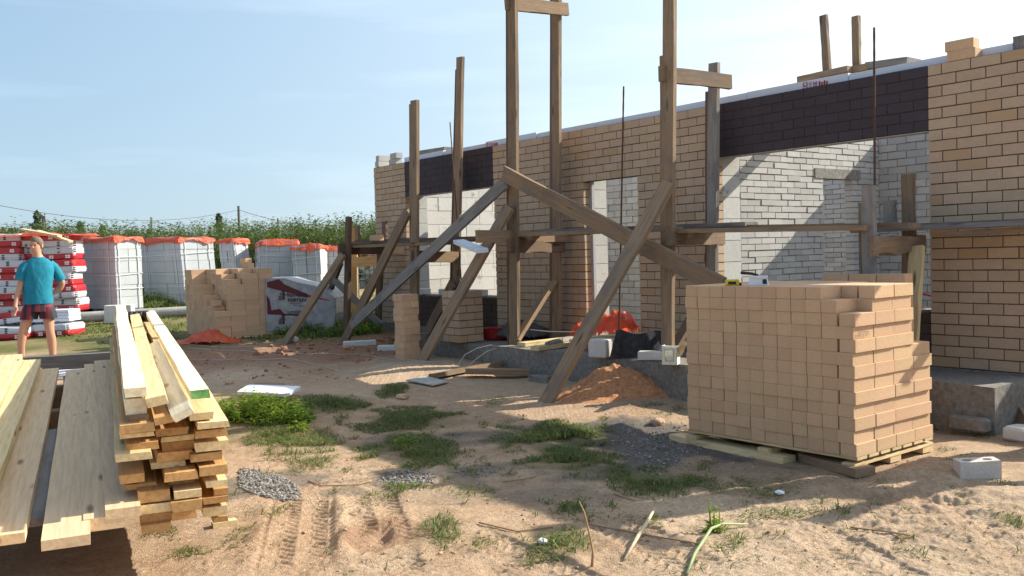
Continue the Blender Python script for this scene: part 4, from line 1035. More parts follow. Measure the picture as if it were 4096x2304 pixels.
pack(737, 742, 812, 618, 765, 20.2, "narrow block pack with low orange cover next to the greyer one", R_(-84), (-.02, 0), seed=5)
pack(806, 812, 905, 622, 765, 22.0, "rightmost block pack with bulging orange cover behind the trestle", R_(-80), seed=6)
pack(893, 900, 985, 640, 760, 24.5, "small distant block pack glimpsed through the trestle legs", R_(-80), seed=7)

# ================================================================== stacks of packaged insulation at far left
M_pred = simple("red_wrap", (.38, .026, .034), .32, 25, .15, .5, spec=.5); M_pwh = simple("white_wrap", (.52, .52, .55), .35, 25, .08, .5, spec=.5)
M_emb = simple("white_print", (.75, .73, .73), .5, 50, .05, 0)
def insul(c, d, L, Wd, h, label, seed, flip=False, tilt=0.0):
    r2 = random.Random(seed); e = np.array([-d[1], d[0], 0])
    root = thing("insulation_pack", c, label, "insulation pack", "wrapped insulation packs at the left")
    up = unit(ZV + d * tilt); d = unit(d - up * (d @ up))
    def ring(z, s, a=0):
        n_ = 20; pts = []
        for k in range(n_):
            t_ = 2 * math.pi * k / n_; x_ = math.copysign(abs(math.cos(t_)) ** .25, math.cos(t_)) * L / 2 * s; y_ = math.copysign(abs(math.sin(t_)) ** .25, math.sin(t_)) * Wd / 2 * s
            pts.append(c + d * (x_ + r2.uniform(-.008, .008)) + e * (y_ + r2.uniform(-.008, .008)) + up * z)
        return pts
    lo, hi = (M_pwh, M_pred) if flip else (M_pred, M_pwh)
    mb = MB(); mb.loft([ring(0, .95), ring(.02, 1.0), ring(h * .25, 1.015), ring(h * .47, 1.0)]); a = build("wrap_band", mb, lo, root, smooth=False)
    mb = MB(); mb.loft([ring(h * .47 + .001, 1.0), ring(h * .75, 1.01), ring(h - .02, .99), ring(h, .94)]); build("wrap_band", mb, hi, root, smooth=False)
    zc = h * (.24 if not flip else .74)
    for s_ in (-.28, .22):
        em = MB()
        for ii_ in (0, 1):
            for jj in (0, 1):
                o_ = c + d * (L * s_ + ii_ * .045) - e * (Wd / 2 * 1.012 + .004) + up * (zc - .035 + jj * .036)
                em.box(o_, d * .036, e * .006, up * .028)
        build("emblem", em, M_emb, root)
        pr_ = MB()
        o_ = c + d * (L * (s_ + .26)) - e * (Wd / 2 * 1.012 + .004) + up * (h * (.74 if not flip else .24) - .05)
        for jj in range(3): pr_.box(o_ + up * .035 * jj, d * .05, e * .006, up * .022)
        build("print_block", pr_, M_blk, root)
    return root
fd_ = unit([math.cos(R_(4)), math.sin(R_(4)), 0])
def stackcol(px, Yd, n, h, L, nm, s0):
    b = dp(px, 840, Yd); zg = gh(b[0], b[1]); topz = dp(px, 588, Yd)[2]; h = (topz - zg) / n - .002
    for k in range(n):
        c = np.array([b[0] + rb.uniform(-.06, .06), b[1] + rb.uniform(-.08, .05) + .35, zg + .0 + k * (h + .002)])
        insul(c, unit(fd_ + [0, rb.uniform(-.06, .06), 0]), L, .62, h, f"red and white insulation pack, {ordn(n - 1 - k)} from top in {nm} column", s0 + k, flip=(k + s0) % 2 == 0, tilt=rb.uniform(-.035, .035))
stackcol(15, 18.3, 7, .2, .66, "leftmost", 1); stackcol(80, 18.5, 7, .2, .66, "middle", 20); stackcol(149, 18.4, 7, .2, .62, "right", 40)
zt_ = dp(100, 590, 18.7)[2]; c = dp(85, 590, 18.75); cv = crumple(np.array([c[0], c[1], zt_ - .06]), fd_, np.array([-fd_[1], fd_[0], 0]), 1.1, .4, .04, .10, 77, amp=.10)
tag(build("plastic_cover", cv, M_or, smooth=True), "orange plastic film spread over the tops of the insulation packs", "plastic sheet")
for k, (x0, y0, x1, y1) in enumerate(((55, 579, 150, 596), (95, 583, 178, 610))):
    a, b = dp(x0, y0, 18.1), dp(x1, y1, 17.9); o = board("board", a, b, [0, 1, .1], .12, .035, M_plank, None); tag(o, ["upper", "lower"][k] + " of two loose boards lying on top of the insulation packs", "board")
for k, (px, py, an, fl, ti, lab) in enumerate(((10, 800, .15, False, .06, "fallen insulation pack on the grass at the left picture edge"), (38, 770, -.1, True, -.1, "slumped pack with loose white film lying on the fallen one"), (150, 838, -.12, False, -.02, "fallen red insulation pack on the grass behind the man"), (35, 822, .05, False, .02, "lowest fallen pack at left, half hidden in grass"))):
    q = gp(px, 845); q[1] = 17.0; q = dp(px, py + 20, 17.2 - .2 * k); q[2] = gh(q[0], q[1]) + (.22 if k == 1 else 0)
    insul(q, unit([math.cos(an), math.sin(an), 0]), .72, .6, .21, lab, 60 + k, fl, ti)
for k in range(4):
    q = dp(143, 815, 16.9); q[2] = gh(q[0], q[1]) + .25 + k * .052
    bx("foam_board", q + [rb.uniform(-.02, .02), 0, 0], .33, .25, .047, M_eps, f"white foam board, {ordn(3 - k)} from top in the small pile behind the man", "foam board", "foam boards in the small pile", ang=.05)

# ================================================================== wrapped brick pallet with printed film
wq = dp(760, 846, 15.9); wz = gh(wq[0], wq[1]); wrap = thing("wrapped_pallet", [wq[0], wq[1] + .5, wz], "brick pallet wrapped in white printed film beside the far stepped stack", "wrapped pallet")
wl, wr = dp(668, 850, 15.9), dp(846, 850, 15.9); Wx = wr[0] - wl[0]; ztl, ztm, ztr = dp(668, 700, 15.9)[2] - wz, dp(755, 710, 15.9)[2] - wz, dp(836, 742, 15.9)[2] - wz
prof = [(0, .05), (0.0, ztl * .5), (0.02, ztl), (.3, ztl - .0), (.5, ztm), (.82, (ztm + ztr) / 2 + .03), (1.0, ztr - .05), (1.01, ztr * .5), (.98, .05)]
ring = lambda y, s: [np.array([wl[0] + Wx * (.5 + (a - .5) * s), wl[1] + y, wz + b * (1 if s == 1 else .985)]) for a, b in prof][::-1]
mb = MB(); mb.loft([ring(0.0, .97), ring(.03, 1), ring(.5, 1.0), ring(.97, 1), ring(1.0, .97)]); build("film", mb, M_wf, wrap)
M_mar = simple("maroon_print", (.10, .012, .018), .4, 40, .2, 0); M_ink = simple("dark_print", (.045, .02, .02), .5, 40, .2, 0)
wf = lambda x, z, dy=-.003: np.array([wl[0] + Wx * x, wl[1] + dy, wz + z])
def polyp(pts, mat, name, dy=-.004):
    mb = MB(); P_ = [wf(x, z, dy) for x, z in pts]; Q_ = [wf(x, z, dy + .0035) for x, z in pts]; n_ = len(P_); mb.poly(P_); mb.poly(Q_[::-1])
    for i in range(n_): mb.poly([P_[i], Q_[i], Q_[(i + 1) % n_], P_[(i + 1) % n_]])
    return build(name, mb, mat, wrap)
polyp([(.05, ztl * .84), (.62, ztm * .70), (.62, ztm * .76), (.30, ztl * .88), (.22, ztl * .98), (.05, ztl * .93)], M_mar, "printed_band")
polyp([(.62, ztm * .70), (.93, ztr * .84), (.93, ztr * .86), (.62, ztm * .76)], simple("red_ink", (.45, .03, .02), .5, 40, .1, 0), "printed_band")
polyp([(.04, ztl * .36), (.60, ztl * .30), (.60, ztl * .33), (.28, ztl * .36), (.22, ztl * .45), (.10, ztl * .43), (.08, ztl * .62), (.04, ztl * .7)], M_mar, "printed_band")
def ftext(body, x, z, size, bold=.0, ysc=1.0):
    return text_mesh("printed_lettering", body, size, wf(x, z, -.004), [1, 0, -.06], ZV, M_ink, wrap, off=.003, bold=bold, ysc=ysc)
ftext("Воротынский", .325, .645, .054, .0015, 1.5); ftext("КИРПИЧ", .335, .553, .076, .002, 1.15)
ftext("Наше качество", .36, .515, .028, 0, 1.2); ftext("Вашего дома", .41, .475, .028, 0, 1.2)
for zz0, x0, sc_ in ((.587, .205, 1.0), (.17, .19, .85)):
    mb = MB()
    for k in range(6):
        z = zz0 + .027 * k * sc_; n_ = 3 - (k > 2) - (k > 4)
        for i in range(n_): mb.box(wf(x0 + .019 * (3 - n_ + i) + .008 * (k % 2), z, -.005), [.018, 0, 0], [0, .004, 0], [0, 0, .018 * sc_])
    mb.box(wf(x0 + .062, zz0, -.005), [.032, 0, 0], [0, .004, 0], [0, 0, .17 * sc_]); mb.box(wf(x0 + .050, zz0 + .165 * sc_, -.006), [.07, 0, 0], [0, .004, 0], [0, 0, .022])
    mb.box(wf(x0 + .085, zz0 + .08, -.005), [.035, 0, 0], [0, .004, 0], [0, 0, .014]); build("printed_tower", mb, M_ink, wrap)
mb = MB()
for i in range(4): mb.box(wf(.32, .385 - .018 * i, -.004), [Wx * .28, 0, 0], [0, .003, 0], [0, 0, .007])
build("printed_lines", mb, M_ink, wrap)
for k in (0, 1, 2):
    mb = MB(); mb.box(wf(.02 + .38 * k, -.03, .02), [Wx * .16, 0, 0], [0, .95, 0], [0, 0, .10]); build("runner", mb, M_plt, wrap)

# ================================================================== odds and ends
# concrete pipes
q = gp(193, 812); r_ = .105; a = np.array([q[0], q[1], q[2] + r_]); bq = gp(475, 806); b = np.array([bq[0], a[1] + .5, gh(bq[0], a[1] + .5) + r_])
mb = MB(); d = unit(b - a); e = unit(np.cross(d, ZV)); g_ = np.cross(e, d)
rg = lambda c, r: [c + r * (math.cos(t_) * e + math.sin(t_) * g_) for t_ in np.linspace(0, 2 * math.pi, 24, endpoint=False)]
mb.loft([rg(a + d * .35, r_ * .78), rg(a, r_ * .78), rg(a, r_), rg(b, r_), rg(b, r_ * .78)], cap=True)
tag(build("concrete_pipe", mb, M_concl, smooth=False), "grey concrete pipe lying on the grass with its open end at left", "pipe")
a2 = a + np.array([1.25, .02, 0]); 
q = gp(300, 800); q[1] -= .0; c = gp(302, 812); c[1] -= .0; c[2] = gh(c[0], c[1])
bx("aerated_block", c, .26, .12, dp(302, 767, c[1])[2] - c[2], M_gas, "single white block standing before the pipe behind the lumber stack", "block", ang=.1, bev=.01)
# clay heap beside the brace
hq = gp(1545, 985); hq = gp(1550, 1000); hw = uw(hq)
mb = MB(); nr, na = 34, 90; verts = []
cx, cy = gp(1548, 992)[:2]
for i in range(nr + 1):
    for j in range(na):
        r = i / nr; a_ = 2 * math.pi * j / na; lob = 1 + .18 * math.sin(a_ * 2 + 1) + .1 * math.sin(a_ * 3 + 2)
        x = cx + math.cos(a_) * r * .70 * lob; y = cy + math.sin(a_) * r * .55 * lob
        prof_ = max(0, 1 - r) ** 1.15
        n_ = float(fbm(np.array(x * 4), np.array(y * 4), 4)); n2_ = float(fbm(np.array(x * 14), np.array(y * 14), 3))
        z = gh(x, y) - .02 + .36 * prof_ * (1 + .35 * n_) + .05 * n2_ * (1 - r * .6) * min(1, prof_ * 6)
        verts.append((x, y, z))
fc = []
for i in range(nr):
    for j in range(na): fc.append((i * na + j, (i + 1) * na + j, (i + 1) * na + (j + 1) % na, i * na + (j + 1) % na))
M_clay = simple("orange_clay", (.43, .205, .10), .95, 26, .35, 1.0, big=.2)
tag(build("clay_heap", (np.array(verts), fc), M_clay, smooth=True), "small heap of orange clay against the plinth by the brace foot", "clay heap")
# clods and rubble of red clay
def clump(name, c, r, mat, seed, sq=.7):
    r2 = np.random.default_rng(seed); v, f = [], []
    n1_, n2_ = 7, 9
    for i in range(n1_ + 1):
        for j in range(n2_):
            th_ = math.pi * i / n1_; ph = 2 * math.pi * j / n2_
            p_ = np.array([math.sin(th_) * math.cos(ph), math.sin(th_) * math.sin(ph), math.cos(th_) * sq])
            v.append(c + p_ * r * (0.85 + .28 * r2.random()))
    for i in range(n1_):
        for j in range(n2_): f.append((i * n2_ + j, (i + 1) * n2_ + j, (i + 1) * n2_ + (j + 1) % n2_, i * n2_ + (j + 1) % n2_))
    return np.array(v), f
def scatter(name, n, box, rmin, rmax, mat, seed, label=None, dens=None, sink=.25, sq=.7):
    r2 = np.random.default_rng(seed); V_, F_ = [], []; nv = 0
    for k in range(n):
        px, py = r2.uniform(box[0], box[2]), r2.uniform(box[1], box[3])
        if dens is not None and not dens(px, py, r2): continue
        q = gp(px, py); r = rmin + (rmax - rmin) * r2.random() ** 3; q[2] = gh(q[0], q[1]) + r * sq * (1 - 2 * sink)
        v, f = clump(name, q, r, mat, seed * 1000 + k, sq); V_.append(v); F_ += [tuple(i + nv for i in q_) for q_ in f]; nv += len(v)
    o = build(name, (np.concatenate(V_), F_), mat); o['kind'] = "stuff"
    return o
M_cl2 = simple("red_clod", (.34, .165, .095), .95, 20, .35, .6, island=.25)
M_peb = simple("pebble", (.215, .20, .185), .9, 30, .3, .3, island=.45)
M_peb2 = simple("crumb", (.42, .29, .19), .95, 30, .3, .3, island=.3)
scatter("clay_clods", 130, (640, 852, 1010, 905), .010, .06, M_cl2, 3)
scatter("clay_clods", 110, (450, 860, 960, 955), .008, .03, M_cl2, 4)
scatter("sand_crumbs", 520, (600, 1000, 2560, 1440), .003, .013, M_peb2, 5)
ell = lambda cx, cy, rx, ry: (lambda x, y, r2: ((x - cx) / rx) ** 2 + ((y - cy) / ry) ** 2 < r2.random() ** .7)
scatter("gravel", 2000, (600, 1175, 765, 1262), .007, .0135, M_peb, 6, dens=lambda x, y, r: ((x - 625 - (y - 1190) * 1.3) / 75) ** 2 + ((y - 1220) / 40) ** 2 < 1, sink=.1)
scatter("gravel", 900, (950, 1180, 1110, 1225), .006, .011, M_peb, 7, dens=ell(1025, 1205, 80, 22), sink=.1)
scatter("gravel", 900, (1530, 1040, 1790, 1195), .006, .014, M_peb, 8, dens=ell(1650, 1125, 130, 75))
scatter("gravel", 260, (1130, 1160, 1260, 1210), .006, .012, M_peb, 9, dens=ell(1195, 1185, 65, 22))
# broken white bits and single stones
for k, (px, py, r_, sq_, lab) in enumerate(((740, 858, .075, .8, "white chunk of block on the red clay below the trestle brace"), (578, 966, .05, .6, "pale stone on the clay above the weed patch"), (1012, 1003, .07, .5, "tan stone half sunk among sparse grass in the middle"), (1655, 1068, .07, .6, "pale broken stone on the gravel left of near pallet"))):
    q = gpt(px, py); v, f = clump("stone", q + [0, 0, r_ * .3], r_, None, 90 + k, sq_); tag(build("stone", (v, f), M_gas if k in (0,) else M_peb2), lab, "stone")
for k, (px, py, a_, l_) in enumerate(((905, 868, .3, .25), (985, 880, -.2, .2))):
    q = gpt(px, py); bx("aerated_block", q - [0, 0, .02], l_, .07, .09, M_gas, ["long white block half buried in red clay left of the brick tower", "white block fragment in red clay at the brick tower's foot"][k], "block", ang=a_, bev=.012)
# plastic sheets
def lump(cs, mat, label, name="plastic_sheet", seed=1, cat="plastic sheet"):
    """heap of crumpled film: list of (centre, rx, ry, h)"""
    mb = MB(); r2 = random.Random(seed)
    x0 = min(c[0][0] - c[1] for c in cs); x1 = max(c[0][0] + c[1] for c in cs); y0 = min(c[0][1] - c[2] for c in cs); y1 = max(c[0][1] + c[2] for c in cs)
    nu, nv = 60, 40; pts = {}
    for i in range(nu + 1):
        for j in range(nv + 1):
            x, y = lerp(x0, x1, i / nu), lerp(y0, y1, j / nv); h = 0
            for c, rx, ry, hh in cs: h = max(h, hh * max(0, 1 - ((x - c[0]) / rx) ** 2 - ((y - c[1]) / ry) ** 2) ** .6)
            n_ = float(fbm(np.array(x * 5 + seed), np.array(y * 5), 2)); rg_ = abs(float(fbm(np.array(x * 13 + 3), np.array(y * 13 + seed), 3)))
            if h > .004: pts[i, j] = (x + n_ * .04, y + n_ * .03, cs[0][0][2] + h * (.85 + .30 * n_ + .42 * rg_) + .004)
    idx = {}
    for k_, p_ in pts.items(): idx[k_] = len(mb.v); mb.v.append(p_)
    for i in range(nu):
        for j in range(nv):
            q_ = [(i, j), (i + 1, j), (i + 1, j + 1), (i, j + 1)]
            if all(k_ in idx for k_ in q_): mb.f.append(tuple(idx[k_] for k_ in q_))
    return tag(build(name, mb, mat, smooth=True), label, cat)
q = gp(525, 860); q[2] = gh(q[0], q[1]); c1, c2 = gp(480, 862), gp(585, 858)
lump([(q, .42, .30, .20), (c1, .35, .28, .07), (c2, .28, .26, .06)], M_or, "crumpled orange plastic film on the ground before the far pallet", seed=4)
q = H(-4.25, .20, .46); 
lump([(q + N * .05, .28, .24, .26), (q + U * .38 - N * .05, .26, .22, .38), (q - U * .22, .22, .22, .22), (q + U * .15, .3, .24, .29)], M_or, "shiny orange plastic bag bundle lying on boards in the doorway", "plastic_bag", 9, "plastic bag")
# boards on the plinth in front of the doorway
def bd(x0, y0, x1, y1, z, wd_, th, mat, label, wdv=None):
    a, b = gz(x0, y0, z), gz(x1, y1, z); o = board("board", a, b, N if wdv is None else wdv, wd_, th, mat, None)
    return tag(o, label, "board", "boards lying on the plinth by the door")
bd(1312, 872, 1445, 856, .41, .14, .05, M_fresh, "sawn board end on the plinth, left of the two before the door")
bd(1345, 882, 1462, 866, .41, .14, .05, M_fresh, "sawn board end on the plinth, nearer the edge under a wooden handle")
bd(1440, 855, 1625, 842, .53, .18, .05, M_fresh, "bright sunlit board lying across the doorway on blocks")
bd(1455, 848, 1640, 836, .56, .18, .05, M_fresh, "rear bright board across the doorway under the orange bag")
bd(1520, 850, 1668, 848, .50, .15, .05, M_plt, "pale board end sticking out behind the black rubber sheet")
a, b = gz(1375, 866, .47), gz(1460, 852, .47); mb = MB(); mb.tube([a, lerp(a, b, .2), lerp(a, b, .7), lerp(a, b, .95), b], [.03, .045, .05, .04, .02], 10)
tag(build("wooden_handle", mb, M_greyw, smooth=True), "thick grey wooden handle lying on the boards before the doorway", "handle")
q = gz(1515, 898, .405); bx("aerated_block", q, .12, .1, .2, M_gas, "cracked white block on the plinth left of the black sheet", "block", ang=-.7, bev=.012)
q = gz(1660, 885, .405); bx("aerated_block", q, .14, .08, .22, M_gas, "pale block standing on the plinth right of the black sheet", "block", ang=-.9, bev=.012)
q = gz(1645, 905, .405); bx("aerated_block", q, .16, .07, .09, M_gas, "flat white block lying at the plinth edge near the can", "block", ang=-.3, bev=.008)
# black rubber sheet bent upright
mb = MB(); q0, q1 = gz(1532, 905, .41), gz(1655, 893, .41); nn = 14
for i in range(nn):
    for j in range(5):
        def P_(i_, j_):
            s_ = i_ / nn; h_ = j_ / 5; return lerp(q0, q1, s_) + N * (.10 * math.sin(math.pi * s_) - .12 * h_ + .02 * math.sin(7 * s_)) + ZV * (h_ * (.30 - .06 * s_ + .02 * math.sin(9 * s_)))
        a, b, c, d = P_(i, j), P_(i + 1, j), P_(i + 1, j + 1), P_(i, j + 1); mb.hexa([a, b, b - N * .008, a - N * .008, d, c, c - N * .008, d - N * .008])
M_rub = simple("black_rubber", (.035, .036, .042), .7, 14, .5, .3)
tag(build("rubber_sheet", mb, M_rub), "black rubber sheet standing bent on the plinth before the doorway", "rubber sheet")
# cut open white can
q = gz(1688, 916, .405); can = thing("cut_can", q, "white plastic can cut open, standing on the plinth by near pallet", "plastic can")
d = unit([.9, -.4, 0]); e = np.array([.4, .9, 0]); mb = MB(); M_can = simple("white_plastic", (.72, .72, .68), .45, 30, .1, 0); h_ = .19
for (a, b, s_) in ((-.075, -.075, 0), (.075, .075, 0)): mb.box(q + d * a - e * .06 - d * .003, d * .006, e * .12, ZV * (h_ if a < 0 else h_ * .9))
mb.box(q - d * .075 + e * .057, d * .15, e * .006, ZV * h_ * .95); mb.box(q - d * .075 - e * .06, d * .04, e * .006, ZV * h_); mb.box(q + d * .04 - e * .06, d * .035, e * .006, ZV * h_ * .9); mb.box(q - d * .04 - e * .06, d * .08, e * .006, ZV * .04); mb.box(q - d * .04 - e * .06 + ZV * .15, d * .08, e * .006, ZV * .03)
mb.box(q - d * .07 - e * .05, d * .14, e * .1, ZV * .005); build("body", mb, M_can, can)
mb = MB()
for o_, s1, s2 in ((0.035, .008, .0), (.145, .008, 0)): mb.box(q - d * .045 - e * .064 + ZV * o_, d * .09, e * .004, ZV * .008)
mb.box(q - d * .045 - e * .064 + ZV * .035, d * .008, e * .004, ZV * .115); mb.box(q + d * .037 - e * .064 + ZV * .035, d * .008, e * .004, ZV * .115); build("yellow_rim", mb, M_yel, can)
# splintered board leaning by the pallet
a, b = gz(1695, 905, .42), dp(1722, 868, 9.0); o = board("splintered_board", a, b, U, .09, .04, M_fresh, None, taper=.5); tag(o, "splintered pale board leaning beside the cut can", "board")
# red tub in the shade behind the brick pillar
q = gz(1245, 852, .41); mb = MB(); rg2 = lambda r, z: [q + r * np.array([math.cos(t_), .7 * math.sin(t_), 0]) + ZV * z for t_ in np.linspace(0, 2 * math.pi, 20, endpoint=False)]
mb.loft([rg2(.15, 0), rg2(.2, .14), rg2(.22, .15), rg2(.18, .135), rg2(.14, .03)]); tag(build("mortar_tub", mb, simple("red_plastic", (.35, .02, .02), .5, 30, .15, 0), smooth=False), "red mortar tub on the plinth behind the brick pillar", "tub")
q = H(-5.6, .38, .41); lump([(q, .45, .4, .22)], simple("dark_mortar_heap", (.11, .105, .10), .95, 25, .3, 1), "dark heap of mortar on the plinth against the middle pier", "mortar_heap", 6, "mortar heap")
q = gpt(1055, 895); mb = MB(); rgb = lambda r, z: [q + r * np.array([math.cos(t_), math.sin(t_), 0]) + ZV * z for t_ in np.linspace(0, 2 * math.pi, 20, endpoint=False)]
mb.loft([rgb(.10, -.02), rgb(.145, .30), rgb(.15, .30), rgb(.135, .29), rgb(.1, .05)]); tag(build("bucket", mb, M_conc, smooth=False), "grey mortar bucket on the ground between brick tower and pillar", "bucket")
# boards and sheet on the sand by the plinth
a, b = gpt(1090, 955), gpt(1255, 925); o = board("board", a + [0, 0, .02], b + [0, 0, .03], [.5, .85, 0], .16, .05, M_old, None); tag(o, "weathered board on the sand, left of two below the plinth", "board")
a, b = gpt(1172, 950), gpt(1330, 948); o = board("board", a + [0, 0, .05], b + [0, 0, .03], [.1, 1, 0], .15, .06, M_old, None); tag(o, "brown beam on the sand along the plinth, right of two", "board")
def sheet(pts, z, th, mat, label, name, cat):
    mb = MB(); P_ = [np.array([*gpt(x, y)[:2], 0]) for x, y in pts]; zz_ = [gh(p_[0], p_[1]) for p_ in P_]
    top_ = [p_ + ZV * (a_ + z) for p_, a_ in zip(P_, zz_)]; mb.hexa([q_ - ZV * th for q_ in top_] + top_); return tag(build(name, mb, mat), label, cat)
sheet([(1022, 962), (1090, 975), (1130, 965), (1070, 952)], .03, .012, M_concl, "grey scrap of roofing sheet lying on the sand", "roofing_scrap", "scrap sheet")
sheet([(597, 1010), (725, 1017), (757, 996), (628, 990)], .10, .03, M_eps, "white foam sheet lying on weeds in the middle left", "foam_sheet", "foam sheet")
sheet([(640, 975), (716, 976), (716, 970), (640, 969)], .03, .02, M_old, "thin stick board on the clay above the foam sheet", "stick_board", "board")
q = gpt(1362, 960); bx("aerated_block", q - [0, 0, .03], .14, .06, .1, M_conc, "dark block tilted against the plinth left of the brace foot", "block", ang=-.7)
# hollow white brick with two holes
q = gpt(2458, 1197); q[2] -= .015; hb = MB(); d = unit([.985, -.1, .04]); e = np.array([.1, .99, .0]); L_, W_, h_ = .25, .13, .12
c = q; nseg = 24
def holes(z):
    return [[c + d * (s_ * .062) + e * 0 + ZV * z + .03 * (math.cos(t_) * d + math.sin(t_) * e) for t_ in np.linspace(0, 2 * math.pi, nseg, endpoint=False)] for s_ in (-1, 1)]
for s_, hl in zip((-1, 1), holes(h_)):
    # top face as a fan between the hole and the outline of its half
    x0, x1 = (-.125, 0) if s_ < 0 else (0, .125); out = []
    for t_ in np.linspace(0, 2 * math.pi, nseg, endpoint=False):
        cx_, sx_ = math.cos(t_), math.sin(t_); k_ = 1 / max(abs(cx_), abs(sx_)); px_ = (x0 + x1) / 2 + cx_ * k_ * .0625; py_ = sx_ * k_ * .065
        out.append(c + d * px_ + e * py_ + ZV * h_)
    for i in range(nseg): hb.poly([hl[i], out[i], out[(i + 1) % nseg], hl[(i + 1) % nseg]])
    low_ = [p_ - ZV * .10 for p_ in hl]
    for i in range(nseg): hb.poly([hl[(i + 1) % nseg], low_[(i + 1) % nseg], low_[i], hl[i]])
    hb.poly(low_)
cs = [c - d * .125 - e * .065, c + d * .125 - e * .065, c + d * .125 + e * .065, c - d * .125 + e * .065]
for i in range(4): hb.poly([cs[i], cs[(i + 1) % 4], cs[(i + 1) % 4] + ZV * h_, cs[i] + ZV * h_])
hb.poly(cs[::-1]); tag(build("hollow_brick", hb, simple("grey_white_brick", (.52, .47, .43), .9, 60, .12, .4)), "whitish brick with two round holes lying on trodden sand at right", "brick")
# right edge: leaning board, blocks
a, b = pw(2585, 1075, .5), pw(2538, 985, .12); o = board("leaning_board", a, b, inpl(a, b, N), .1, .04, M_post, None); tag(o, "short board leaning on the dark plinth at the right edge", "board")
q = gpt(2570, 1108); bx("aerated_block", q, .1, .1, .11, M_gas, "white block on the sand at the right picture edge", "block", ang=.5, bev=.02)
q = gpt(2400, 1045); q = H(.75, .85, .03); bx("concrete_lump", q, .16, .05, .12, M_conc, "concrete lump leaning on the plinth behind near pallet", "lump", ang=ANG_U, bev=.02)
# blocks and planks on the wall top
for k, (x, w_, zz_, l_) in enumerate(((-9.98, -.1, 0, "lower white block at the house's left top corner"), (-9.98, -.12, 1, "upper white block at the house's left top corner"), (-9.55, -.1, 0, "lower white block of the second pair on the left wall top"), (-9.52, -.1, 1, "upper white block of the second pair on the left wall top"))):
    bx("silicate_block", H(x, w_, ZT + .002 + zz_ * .1), .125, .06, .095, M_white, l_, "block", "white blocks on the left wall top", ang=(ANG_U if k > 1 else ANG_N) + rb.uniform(-.1, .1))
zq = 3.30
for k, (x0, y0, x1, y1, w_, mt, lab) in enumerate(((2023, 196, 2150, 168, -1.4, M_post, "front plank on the inner scaffold above the right lintel"), (2075, 186, 2200, 162, -1.5, M_old, "second plank on the inner scaffold above the right lintel"), (2195, 160, 2300, 146, -1.5, M_greyw, "dark stack plank on the inner scaffold near the right pier"), (1065, 381, 1135, 370, -1.2, M_greyw, "dark plank lying above the left lintel inside"))):
    a, b = pw(x0, y0, w_), pw(x1, y1, w_); o = board("inner_plank", a, b, N, .3, .07, mt, None); tag(o, lab, "plank", "planks on the inner scaffold")
ins = thing("inner_scaffold", H(-1.5, -1.4, .3), "inner scaffold poles rising behind the big dark lintel", "scaffold")
for (x, yt, yb, wd_) in ((2069, 38, 182, .06), (2150, 40, 170, .055)):
    a, b = pw(x + (9 if x < 2100 else 3), yb, -1.45), pw(x, yt, -1.45); a2_ = a + (a - b) * 0.22; board("post", a2_, b, U, .085, .05, M_post, ins)
    b2 = pw(x - 5, yt + 10, -1.47); board("post", a2_ - U * .035 - N * .02, b2, U, .03, .08, M_old, ins)
a, b = H(-2.62, -1.45, 3.015), H(-.1, -1.45, 3.04); board("ledger", a, b, ZV, .14, .05, M_old, ins)
a = pw(2562, 140, -.06); b = pw(2562, 90, -.06); o = board("stake", a - ZV * .05, b, U, .09, .05, M_greyw, None); tag(o, "grey stake end standing on the wall top at the right picture edge", "stake")
# red hose in the big window
mb = MB(); a = [pw(2290, 745, -.3), pw(2310, 738, -.3), pw(2335, 742, -.3), pw(2360, 750, -.3)]; mb.tube(a, .012, 8); b = [pw(2290, 768, -.25), pw(2320, 775, -.25), pw(2350, 786, -.25)]; 
tag(build("red_cable", mb, M_pred, smooth=True), "upper dark red cable across the big window's right end", "cable")
mb = MB(); mb.tube(b, .012, 8); tag(build("red_cable", mb, M_pred, smooth=True), "lower dark red cable across the big window's right end", "cable")
# mortar crumbs, blocks on the left sill
for k, (uu, l_) in enumerate(((-8.85, "small white block on the left window sill"), (-8.1, "longer white block on the left window sill"), (-7.35, "white block in the middle of the left window sill"))):
    bx("aerated_block", H(uu, -.16, ZS + .021), (.08, .2, .2)[k], .08, .10, M_gas, l_, "block", "blocks on the left window sill", ang=ANG_U + rb.uniform(-.1, .1), bev=.008)
# strings
def string(pts, r, mat, label, name="string", z=.012):
    P_ = []
    for i in range(len(pts) - 1):
        for k in range(8): P_.append(np.array(lerp(np.array(pts[i], float), np.array(pts[i + 1], float), k / 8)))
    P_.append(np.array(pts[-1], float)); W_ = []
    for x, y in P_: q_ = gpt(x, y + 1.2 * math.sin(x * .06)); q_[2] += z; W_.append(q_)
    mb = MB(); mb.tube(W_, r, 5); return tag(build(name, mb, mat, smooth=True), label, "string")
M_str = simple("cord", (.45, .42, .37), .8, 60, .1, 0)
string([(470, 870), (600, 876), (720, 866)], .004, M_str, "white cord on the clay, nearest the far pallet")
string([(470, 878), (760, 892), (900, 893), (980, 905), (1075, 911), (1150, 912)], .004, M_str, "long white cord crossing the clay past the brick tower")
string([(480, 908), (740, 905), (850, 935), (900, 938), (1000, 915), (1090, 912)], .004, M_str, "white cord looping round the sand mound")
mb = MB(); pts_ = [gz(1155, 915, .3) + ZV * 0] ; cpts = [(1152, 918, .25), (1170, 892, .42), (1200, 876, .46), (1235, 868, .47), (1260, 872, .43), (1225, 884, .42), (1195, 905, .33), (1178, 920, .25)]
mb.tube([dp(x, y, gz(1180, 905, .3)[1]) for x, y, z in cpts], .005, 5); tag(build("string", mb, M_str, smooth=True), "looped end of white cord hanging over the plinth edge", "string")
